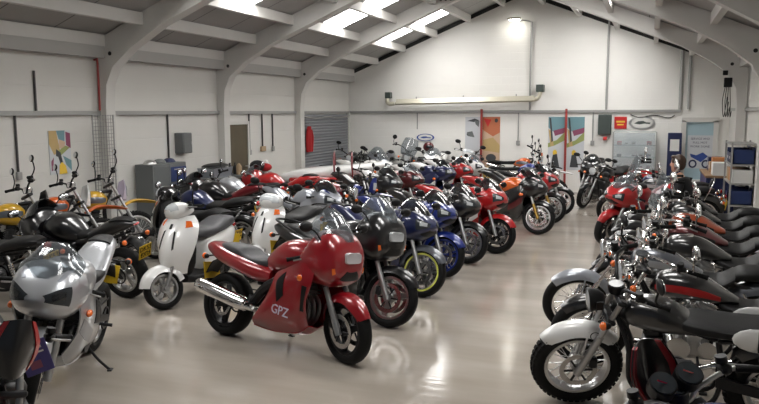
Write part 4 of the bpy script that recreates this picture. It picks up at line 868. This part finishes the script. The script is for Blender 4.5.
# shelving and boxes against the right wall
r_ = tag(empty('shelf_unit', (1.63, 15.08, 0)), 'steel shelf unit holding blue bins by the right wall column', 'shelves')
for z in (.1, .5, .9, 1.25, 1.62): obj('shelf', MB().role('conduit').box((0, 0, z), (.44, 1.16, .025)), r_)
for sx in (-1, 1):
    for sy in (-1, 1): obj('upright', MB().role('conduit').box((sx*.21, sy*.57, .83), (.03, .03, 1.66)), r_)
bins = [(1.62, 14.7, 1.264, 'tool_blue'), (1.62, 15.08, 1.264, 'dark_blue'), (1.62, 15.45, 1.264, 'tool_blue'), (1.62, 14.7, .914, 'paper'), (1.62, 15.08, .914, 'orange_box'), (1.62, 15.45, .914, 'card'), (1.62, 14.75, .514, 'tool_blue'), (1.62, 15.3, .514, 'dark_blue')]
LB = {'tool_blue': 'open blue plastic bin on the steel shelf unit', 'dark_blue': 'open dark navy plastic bin on the steel shelf unit', 'orange_box': 'orange box on the middle level of the steel shelf unit', 'paper': 'white box on the middle level of the steel shelf unit', 'card': 'brown cardboard box on the middle level of the steel shelf unit'}
for x, y, z, c in bins:
    mb = MB().role(c); 
    if 'blue' in c: mb.box((0, 0, .01), (.36, .34, .02)).box((.17, 0, .15), (.02, .34, .3)).box((-.17, 0, .09), (.02, .34, .18)).box((0, .16, .13), (.36, .02, .26)).box((0, -.16, .13), (.36, .02, .26)).role('paper').box((-.182, 0, .09), (.003, .12, .05))
    else: mb.box((0, 0, .12), (.34, .32, .24), .006).role('frame_white').box((0, 0, .2405), (.34, .05, .002))
    o = thing1('storage_bin' if 'blue' in c else 'storage_box', mb, LB[c], 'bin' if 'blue' in c else 'box', 'bins and boxes on the shelf unit: '+c.replace('_', ' ')); o.location = (x, y, z)
r_ = tag(empty('counter', (1.4, 16.95, 0)), 'low wooden counter with a blue front along the right wall', 'counter')
obj('top', MB().role('wood').box((0, 0, .9), (.6, 1.9, .05), .006), r_); obj('front', MB().role('tool_blue').box((-.26, 0, .45), (.04, 1.8, .84)), r_)
for sy in (-1, 1): obj('end_panel', MB().role('dark_blue').box((0, sy*.9, .45), (.5, .04, .84)), r_)
for k, (y, c, s, lb) in enumerate(((16.2, 'paper', (.3, .4, .26), 'white carton on the low counter, nearest end'), (16.6, 'orange_box', (.26, .3, .34), 'orange carton on the low counter'), (17.0, 'card', (.3, .35, .22), 'brown carton on the low counter'), (17.45, 'dark_blue', (.3, .34, .3), 'dark blue case on the low counter, far end'))):
    o = thing1('carton', MB().role(c).box((0, 0, s[2]/2), s, .006).role('frame_white').box((-s[0]/2, 0, s[2]*.5), (.003, .12, .08)), lb, 'box'); o.location = (1.38, y, .926)

r_ = tag(empty('junction_box', (1.5, 16.88, 2.72)), 'dark junction box with drooping black cables by the right-hand column', 'junction box')
obj('body', MB().role('black_plastic').box((0, 0, .1), (.16, .08, .2), .01).box((-.06, 0, .3), (.1, .07, .1), .01), r_)
for k in range(4): obj('cable', MB().role('black_plastic').tube([(-.05+.03*k, 0, 0), (-.09+.05*k, -.02, -.3), (-.05+.04*k, -.01, -.62), (.0+.03*k, 0, -.2-.1*k)], .008, 6), r_)
thing1('wall_cable', MB().role('conduit_dark').tube([(-.5, YB-.02, 2.14), (-.25, YB-.03, 2.06), (.1, YB-.03, 2.12), (.45, YB-.02, 2.05), (.6, YB-.02, 2.12)], .014, 6), 'thin drooping cable under the rail above the glass cabinet', 'cable')

# camera, light
cam = bpy.data.cameras.new('camera'); co = bpy.data.objects.new('camera', cam); C.objects.link(co)
cam.sensor_width = 36; cam.lens = 36*720/759; cam.clip_start = .05
co.matrix_world = Matrix.Translation((0, 0, 2.23)) @ Matrix.Rotation(R(20.5), 4, 'Z') @ Matrix.Rotation(R(90-7.125), 4, 'X') @ Matrix.Rotation(R(-.2), 4, 'Z')
bpy.context.scene.camera = co
w = bpy.data.worlds.new('daylight'); bpy.context.scene.world = w; w.use_nodes = True
w.node_tree.nodes['Background'].inputs[0].default_value = (.80, .88, 1., 1); w.node_tree.nodes['Background'].inputs[1].default_value = .12
vs = bpy.context.scene.view_settings; vs.view_transform = 'Standard'; vs.look = 'None'; vs.gamma = 1; vs.use_curve_mapping = False; vs.exposure = 0.
# ------------------------------------------------------------------ the bikes on the floor
G = 'bikes in the long right-facing row'
BK = dict(screen='screen_dark')
hero, ho = place('sport_tourer', 'sport_motorcycle', -2.47, 5.69, -15, 'glossy red fully faired sport tourer standing out in front on the open floor', bodycol('red_paint', seat='grey_vinyl', screen='screen_clear', rim='dark_metal'), steer=-16, drop=('grab_rail',))
place('sport_tourer', 'sport_motorcycle', -2.48, 6.87, -20, 'black fully faired tourer with clear screen, directly behind the red one', bodycol('black_paint', fork_low='fork_steel'), G, steer=14)
place('sportbike_taped', 'sport_motorcycle', -2.53, 8.17, -22, 'black and navy sportbike with yellow rim tape on its wheels', bodycol('navy_paint', accent='silver_paint', fender='grey_paint', **BK), G, steer=14)
place('sportbike', 'sport_motorcycle', -2.56, 9.23, -22, 'deep blue sportbike next beyond the one with yellow rim tape', bodycol('blue_paint', accent='white_paint', rim='blue_paint', **BK), G, steer=14)
place('sportbike', 'sport_motorcycle', -2.46, 10.24, -22, 'black sportbike between the deep blue and the bright red sportbikes', bodycol('black_paint', accent='silver_paint', **BK), G, steer=14)
place('sportbike', 'sport_motorcycle', -2.21, 11.14, -20, 'bright red sportbike with white flashes and red front mudguard', bodycol('bright_red', accent='white_paint', rim='dark_metal', **BK), G, steer=14)
place('sportbike', 'sport_motorcycle', -1.85, 13.16, -18, 'black sportbike with orange tank and red tail, after a gap in row', bodycol('black_paint', tank='orange_paint', tail='bright_red', accent='maroon_paint', fork_low='gold_alloy', **BK), G, steer=14)
place('sportbike', 'sport_motorcycle', -1.80, 14.55, -18, 'dark red and black sportbike with gold forks near the back', bodycol('bright_red', fender='black_paint', tail='black_paint', accent='black_paint', fork_low='gold_alloy', **BK), G, steer=14)
place('naked_bike', 'motorcycle', -1.75, 15.75, -15, 'all black unfaired bike second from the far end of the long row', bodycol('black_paint', tail='deep_red'), G, steer=14)
place('trail_bike', 'trail_motorcycle', -2.05, 17.0, -5, 'blue and white trail bike in front of the teal posters', bodycol('light_blue', fender='white_paint', tank='blue_paint', cowl='white_paint'), G, steer=10)
place('naked_bike', 'motorcycle', -1.39, 17.25, -122, 'unfaired black motorcycle with round headlamp facing the camera in far aisle', bodycol('black_paint'), steer=10)
place('sportbike', 'sport_motorcycle', -1.5, 18.45, -97, 'black sportbike with white flashes behind the round headlamp bike', bodycol('black_paint', accent='white_paint', **BK), steer=5)
# left foreground
place('sportbike', 'sport_motorcycle', -4.24, 3.86, -64, 'silver sportbike with twin dark headlamps and clear screen in left foreground', bodycol('silver_paint', accent='pale_grey', screen='screen_clear', head_lens='screen_dark'), steer=16, drop=('mirror', 'air_intake'), sc=1.07)
r0, o0 = place('flyscreen_bike', 'motorcycle', -3.12, 2.56, -35, 'black motorcycle with red flashes and a hanging price tag at left corner', dict(accent='bright_red', fender='bright_red', cowl='black_paint', lamp_shell='black_plastic', head_lens='dial'), steer=8, drop=('indicator', 'headlight', 'mirror'))
place('scooter', 'scooter', -5.14, 6.66, -85, 'white scooter with grey seat standing behind the tail of the red tourer', bodycol('white_paint', seat='grey_vinyl'), lean=-3, steer=-35, sc=1.04)
place('scooter', 'scooter', -4.85, 8.2, -98, 'white scooter with black seat, further back than the grey seated one', bodycol('white_paint', lamp_shell='white_paint'), lean=-3, steer=8)
GE = 'bikes with tails towards the aisle'
place('sportbike', 'sport_motorcycle', -5.87, 6.97, 178, 'black sportbike seen tail first with tilted yellow plate, beside white scooter', bodycol('black_paint', accent='black_paint', **BK), GE, ref='rear')
place('naked_bike', 'motorcycle', -6.3, 6.0, 180, 'black roadster seen tail first behind the silver sportbike', bodycol('black_paint', tank='grey_paint'), GE, ref='rear')
place('scooter', 'scooter', -5.72, 8.8, 172, 'black scooter tail first with yellow plate, behind the white scooter', bodycol('black_paint', seat='seat_vinyl'), GE, ref='rear', lean=-3)
place('naked_bike', 'motorcycle', -6.0, 9.92, 182, 'black roadster tail first, left of the red tailed sportbike', bodycol('black_paint', tank='navy_paint'), GE, ref='rear')
place('sportbike', 'sport_motorcycle', -6.5, 11.15, 182, 'black sportbike with a red tail hump, pointing at the tool cabinet', bodycol('black_paint', tail='deep_red', accent='deep_red', **BK), GE, ref='rear')
place('naked_bike', 'motorcycle', -6.7, 12.06, 180, 'silver tanked roadster tail first between tool cabinet and workbench', bodycol('silver_paint'), GE, ref='rear')
place('sportbike', 'sport_motorcycle', -6.4, 13.08, 180, 'red sportbike tail first in front of the dark workbench', bodycol('bright_red', accent='white_paint'), GE, ref='rear')
# trail bikes by the left wall
GT = 'trail bikes along the left wall'
place('trail_bike', 'trail_motorcycle', -7.40, 7.50, 50, 'yellow and black trail bike nearest the camera along the left wall', bodycol('yellow_paint', fender='black_plastic', tank='yellow_paint', cowl='black_paint'), GT, sc=1.04)
place('trail_bike', 'trail_motorcycle', -7.40, 8.28, 50, 'orange trail bike with white headlamp cowl under the wall poster', bodycol('orange_paint', tank='orange_paint', fender2='orange_paint'), GT, sc=1.04)
place('trail_bike', 'trail_motorcycle', -7.40, 9.06, 50, 'trail bike with pale lilac cowl and yellow tank by the wire mesh', bodycol('yellow_paint', fender='yellow_paint', cowl='lilac_white'), GT, sc=1.04)
# second row, noses to the right behind the long row
GB = 'bikes in the second row'
place('sportbike', 'sport_motorcycle', -4.6, 10.05, -20, 'pale silver sportbike with blue flashes behind the deep blue one', bodycol('pale_grey', accent='blue_paint', **BK), GB)
place('naked_bike', 'motorcycle', -4.6, 11.05, -18, 'black roadster with red tank in the second row', bodycol('black_paint', tank='deep_red'), GB)
place('trail_bike', 'trail_motorcycle', -4.6, 12.0, -18, 'blue trail bike standing in the second row', bodycol('blue_paint', tank='blue_paint', cowl='blue_paint', fender='blue_paint'), GB, sc=.9)
place('sportbike', 'sport_motorcycle', -4.6, 13.0, -18, 'black sportbike with silver stripes in the second row', bodycol('black_paint', accent='silver_paint', **BK), GB)
place('sportbike', 'sport_motorcycle', -4.45, 13.95, -18, 'white and maroon sportbike in the second row', bodycol('maroon_paint', tail='white_paint', accent='white_paint'), GB)
place('sportbike', 'sport_motorcycle', -4.2, 15.6, -18, 'navy sportbike with white tail in the second row', bodycol('navy_paint', tail='white_paint', accent='white_paint', **BK), GB)
place('sportbike', 'sport_motorcycle', -4.0, 16.45, -18, 'red and white sportbike with dark screen before the orange poster', bodycol('bright_red', tail='white_paint', accent='white_paint', **BK), GB)
place('sportbike', 'sport_motorcycle', -3.95, 17.5, -18, 'white and blue sportbike between the two pairs of posters', bodycol('white_paint', tank='blue_paint', accent='blue_paint'), GB)
place('trail_bike', 'trail_motorcycle', -2.55, 18.95, -15, 'orange tanked trail bike left of the teal posters', bodycol('orange_paint', tank='orange_paint', fender='black_plastic', cowl='orange_paint'), GB)
# along the back
GD = 'bikes lined up facing out along the back wall'
far = [(-8.15, 'naked_bike', 'black roadster facing out, at the left end before the roller door', bodycol('black_paint')), (-7.3, 'sportbike', 'grey sportbike facing out in front of the roller door', bodycol('grey_paint')),
       (-6.45, 'touring_cruiser', 'black cruiser with clear windscreen facing out from the back wall', bodycol('black_paint')), (-5.66, 'sportbike', 'white sportbike facing out beneath the oval blue rimmed sign', bodycol('white_paint', accent='silver_paint')),
       (-4.75, 'scooter', 'white scooter facing out before the grey poster at back wall', bodycol('white_paint'))]
for x, k, lb, c in far: place(k, 'scooter' if k == 'scooter' else 'motorcycle', x, 18.75 if k != 'scooter' else 18.9, -88, lb, c, GD, lean=-7, sc=1.07)
GC = 'bikes in the third row by the roller door'
for (x, y, k, lb, c) in ((-6.15, 17.0, 'sportbike', 'white and silver sportbike in the third row, furthest back', bodycol('white_paint', accent='silver_paint')), (-6.2, 16.08, 'naked_bike', 'black roadster in the third row beside the white sportbike', bodycol('black_paint')),):
    place(k, 'motorcycle', x, y, -12, lb, c, GC)
# cruisers along the right wall
CHR = dict(bar='chrome', fork_low='chrome', fork_upper='chrome', mirror_body='chrome', mirror_stalk='chrome', engine_cover='chrome', engine='alloy', rim='chrome', indicator_body='chrome')
GR = 'cruisers backed against the right wall'
place('retro_bike', 'motorcycle', -.45, 5.52, 176, 'fat tyred black motorcycle with long white front mudguard, nearest on right', dict(fender='white_paint', panel='white_paint', tank='black_paint', lamp_shell='black_plastic', engine='dark_metal'), GR, steer=22)
CRL = [(-.42, 6.36, 'cruiser', 'black cruiser with red tank stripe, next beyond the white mudguard', dict(accent='bright_red')), (-.62, 7.33, 'cruiser', 'grey cruiser with silver grey mudguard and orange indicators', dict(accent='silver_paint', tank='grey_paint', fender='pale_grey', fender2='grey_paint')),
       (-.30, 8.18, 'rack_cruiser', 'black cruiser with high bars and chrome luggage rack', dict(accent='black_paint')), (-.25, 9.08, 'cruiser', 'dark maroon cruiser standing before the orange tanked one', bodycol('maroon_paint', accent='black_paint')),
       (-.20, 9.96, 'rack_cruiser', 'cruiser with burnt orange tank in the right-hand row', bodycol('burnt_orange', accent='black_paint', fender='black_paint', fender2='black_paint')), (-.18, 10.84, 'touring_cruiser', 'black touring cruiser with windscreen and backrest on the right', dict(accent='silver_paint')),
       (-.15, 11.72, 'cruiser', 'all black cruiser just before the bright red sportbike on right', dict(accent='black_paint', fender='black_paint'))]
for x, y, k, lb, c in CRL: place(k, 'cruiser', x, y, 178, lb, dict(CHR, **c), GR, steer=20, lean=-7)
place('sportbike', 'sport_motorcycle', -.62, 12.5, -130, 'bright red sportbike with silver stripes turned towards the aisle on right', bodycol('bright_red', accent='silver_paint', screen='screen_clear', rim='dark_metal'), steer=5)
place('touring_cruiser', 'cruiser', -.6, 14.75, 180, 'chrome laden touring cruiser just behind the person', dict(CHR, accent='silver_paint', tank='black_paint'), GR, steer=20, lean=-7)
place('cruiser', 'cruiser', -.6, 15.65, 180, 'navy cruiser at the far end of the right-hand row', dict(CHR, **bodycol('navy_paint', accent='silver_paint')), GR, steer=20, lean=-7)
# cockpit in the bottom right corner
place('flyscreen_bike', 'motorcycle', .20, 3.72, 115, 'blue framed motorcycle with red striped flyscreen and twin dials in right foreground', dict(cowl='black_paint', accent='red_paint', frame='blue_paint', tank='blue_paint', bar='fork_steel', lamp_shell='black_plastic'), steer=12, drop=('headlight', 'mirror', 'indicator'))

# red and white tubular trike on the floor between the rows
r_ = tag(empty('tubular_trike', (-6.8, 14.98, 0), (0, 0, R(22))), 'long white topped machine with red box body and red roof hoops', 'trike')
WB = [(1.25,1.0,1.07,.05,2.4),(1.0,.90,1.09,.2,2.6),(.4,.78,1.05,.32,2.8),(-.5,.68,.98,.34,2.8),(-1.0,.64,.88,.26,2.6),(-1.2,.68,.80,.1,2.4)]
obj('hull', MB().role('white_paint').body(WB, 6, 28), r_)
obj('red_body', MB().role('bright_red').box((-.35, -.40, .66), (1.1, .14, .26), .03).box((0, 0, .6), (1.2, .5, .2), .04).box((-.1, .0, .4), (1.8, .6, .16), .04), r_)
for x in (.15, .55): obj('hoop', MB().role('deep_red').tube([(x,-.40,.5),(x-.05,-.38,1.05),(x-.05,-.2,1.3),(x-.05,.2,1.3),(x-.05,.38,1.05),(x,.40,.5)], .022, 10), r_)
for x in (.9, -.9):
    for y in (-.42, .42):
        q = obj('wheel', MB().role('alloy').lathe([(.01, y-.06), (.14, y-.06), (.15, y), (.14, y+.06), (.01, y+.06)], 24, (x, 0, .25), closed=True), r_)
        obj('tyre', MB().role('rubber').lathe([(.15, y-.08), (.23, y-.08), (.25, y-.04), (.25, y+.04), (.23, y+.08), (.15, y+.08)], 28, (x, 0, .25)), q)
for y in (-.52,): 
    for x in (-.75, .1): obj('tail_light', MB().role('orange_lens').ell((x, -.472, .66), (.06, .02, .04), 12, 6), r_)

# price tag hanging from the foreground handlebar
tg = tag(empty('price_tag', (-3.20, 3.00, .86), (R(10), R(-14), R(48))), 'dark blue price tag hanging from the handlebar in the left corner', 'tag')
obj('card', MB().role('tag_blue').box((0, 0, 0), (.15, .006, .21), .003), tg); obj('print', MB().role('poster_plum').box((-.01, -.0035, -.045), (.06, .001, .05)).role('plate_white').box((0, -.0035, .06), (.09, .001, .014)).box((0, -.0035, .03), (.1, .001, .01)), tg)
obj('string', MB().role('paper').tube([(0, 0, .1), (.01, .01, .16), (.03, .02, .2)], .003, 5), tg)

# helmet on a seat in the back
hm = tag(empty('helmet', (-5.72, 19.2, 1.245)), 'black and red crash helmet resting on the white motorcycle below the oval sign', 'helmet')
obj('shell', MB().role('maroon_paint').ell((0, 0, .02), (.155, .125, .14), 24, 14), hm); obj('visor', MB().role('dial').ell((.03, -.06, .03), (.11, .085, .06), 18, 10), hm)

# person
def skinned(name, verts, edges, role, sub=2, root=0):
    me = bpy.data.meshes.new(name); me.from_pydata([v[:3] for v in verts], edges, []); ob = bpy.data.objects.new(name, me); C.objects.link(ob)
    sk = ob.modifiers.new('skin', 'SKIN'); sk.use_smooth_shade = True
    for i, v in enumerate(verts):
        r_ = v[3]; me.skin_vertices[0].data[i].radius = (r_, r_ if len(v) < 5 else v[4]); me.skin_vertices[0].data[i].use_root = (i == root)
    ss = ob.modifiers.new('smooth', 'SUBSURF'); ss.levels = ss.render_levels = sub
    dg = bpy.context.evaluated_depsgraph_get(); m2 = bpy.data.meshes.new_from_object(ob.evaluated_get(dg)); bpy.data.objects.remove(ob)
    m2.materials.clear(); m2.materials.append(M[role]); m2.shade_smooth(); m2.name = name
    return m2

def person(loc, rz):
    p = tag(empty('person', loc, (0, 0, R(rz))), 'person with short brown hair in black top sitting among the parked cruisers', 'person')
    J = [(0,0,.56,.15,.12),(0,0,.70,.12,.08),(.03,0,.88,.125,.09),(.07,0,1.03,.08,.06),(.10,0,1.10,.055),(.13,0,1.16,.052),
         (.04,.15,1.0,.03),(.12,.24,.80,.028),(.30,.20,.68,.03),(.04,-.15,1.0,.03),(.12,-.24,.80,.028),(.30,-.20,.68,.03),
         (.05,.10,.52,.09),(.42,.14,.52,.068),(.44,.14,.10,.045),(.54,.14,.05,.04),(.05,-.10,.52,.09),(.42,-.14,.52,.068),(.44,-.14,.10,.045),(.54,-.14,.05,.04)]
    E = [(0,1),(1,2),(2,3),(3,4),(4,5),(3,6),(6,7),(7,8),(3,9),(9,10),(10,11),(0,12),(12,13),(13,14),(14,15),(0,16),(16,17),(17,18),(18,19)]
    body = link('body', skinned('person_body', J, E, 'skin'), p)
    hd = MB().role('skin'); c = V((.145, 0, 1.29))
    rings = []
    for z, rx_, ry_, dx in ((-.125,.045,.04,.035),(-.10,.062,.052,.025),(-.06,.078,.066,.012),(-.01,.09,.073,.004),(.04,.095,.077,.0),(.085,.085,.07,-.004),(.115,.055,.045,-.006),(.125,.012,.012,-.006)):
        rings.append([c+V((dx+rx_*cos(2*pi*k/20)*(1.0 if cos(2*pi*k/20) > 0 else 1.02), ry_*sin(2*pi*k/20), z)) for k in range(20)])
    hd.loft(rings).ell(c+V((.098,0,-.02)), (.018,.012,.026), 10, 6)
    for sy in (1, -1): hd.role('skin').ell(c+V((-.005, sy*.077, -.01)), (.02,.01,.03), 10, 6).role('paper').ell(c+V((.082, sy*.03, .012)), (.008,.013,.007), 8, 5).role('hair').ell(c+V((.088, sy*.03, .012)), (.005,.005,.005), 8, 5).box(c+V((.088, sy*.03, .032)), (.01,.032,.006))
    hd.role('poster_plum').ell(c+V((.088,0,-.068)), (.008,.022,.006), 10, 5); obj('head', hd, p)
    hr = MB().role('hair').ell(c+V((-.015,0,.035)), (.108,.09,.108), 20, 12, None, -.15, 1).ell(c+V((-.05,0,-.01)), (.068,.084,.09), 18, 10).ell(c+V((.05,0,.10)), (.052,.066,.032), 14, 8)
    obj('hair', hr, p)
    T_ = [(0,0,.58,.165,.135),(0,0,.70,.16,.12),(.03,0,.88,.17,.13),(.07,0,1.02,.135,.105),(.09,0,1.075,.07),(.04,.17,1.02,.075),(.12,.25,.80,.058),(.26,.21,.70,.05),(.04,-.17,1.02,.075),(.12,-.25,.80,.058),(.26,-.21,.70,.05)]
    link('sweater', skinned('person_sweater', T_, [(0,1),(1,2),(2,3),(3,4),(3,5),(5,6),(6,7),(3,8),(8,9),(9,10)], 'cloth_black'), p)
    L_ = [(0,0,.58,.15,.12),(.05,.10,.53,.10),(.42,.14,.53,.078),(.44,.14,.16,.06),(.05,-.10,.53,.10),(.42,-.14,.53,.078),(.44,-.14,.16,.06)]
    link('trousers', skinned('person_trousers', L_, [(0,1),(1,2),(2,3),(0,4),(4,5),(5,6)], 'jeans'), p)
    for sy in (1, -1):
        obj('shoe', MB().role('black_plastic').body([(.60,.01,.05,.035,2.5),(.54,.005,.08,.05,2.6),(.46,.005,.12,.046,2.6),(.38,.005,.10,.04,2.6)], 4, 16), p).location = (0, sy*.14, 0)
        h = MB().role('skin'); w_ = V((.32, sy*.195, .675)); h.ell(w_+V((.045,0,0)), (.048,.018,.04), 12, 8)
        for k in range(4): h.tube([w_+V((.08,0,.026-.018*k)), w_+V((.118,-sy*.012,.024-.018*k)), w_+V((.135-.006*abs(k-1),-sy*.035,.02-.018*k))], [.009,.0085,.007], 8, 3)
        h.tube([w_+V((.03,-sy*.01,.03)), w_+V((.06,-sy*.03,.045)), w_+V((.085,-sy*.045,.042))], [.011,.0095,.008], 8, 3); obj('hand', h, p)
    return p
person((.6, 12.62, 0), 165).scale = (1.07, 1.07, 1.07)
st_ = tag(empty('stool', (.6, 12.62, 0)), 'low round black stool the seated person sits on', 'stool')
obj('seat', MB().role('seat_vinyl').lathe([(.003,.36),(.15,.36),(.16,.38),(.15,.405),(.003,.41)], 24, (0,0,0), 'z', closed=False), st_)
for k in range(4): obj('leg', MB().role('chrome').cyl((.1*cos(k*pi/2+.6), .1*sin(k*pi/2+.6), .36), (.17*cos(k*pi/2+.6), .17*sin(k*pi/2+.6), .0), .013, n=8), st_)

# lettering on the red tourer's lower fairing
for sy in (-1,):
    mt = Matrix.Translation((.21, sy*.303, .41)) @ Matrix.Rotation(R(-4), 4, 'Z') @ Matrix.Rotation(R(6), 4, 'Y') @ Matrix.Rotation(pi/2, 4, 'X') @ Matrix.Shear('XY', 4, (.25, 0))
    obj('lettering', text_mb('GPZ', .12, 'lilac_white', mt, .004), hero)
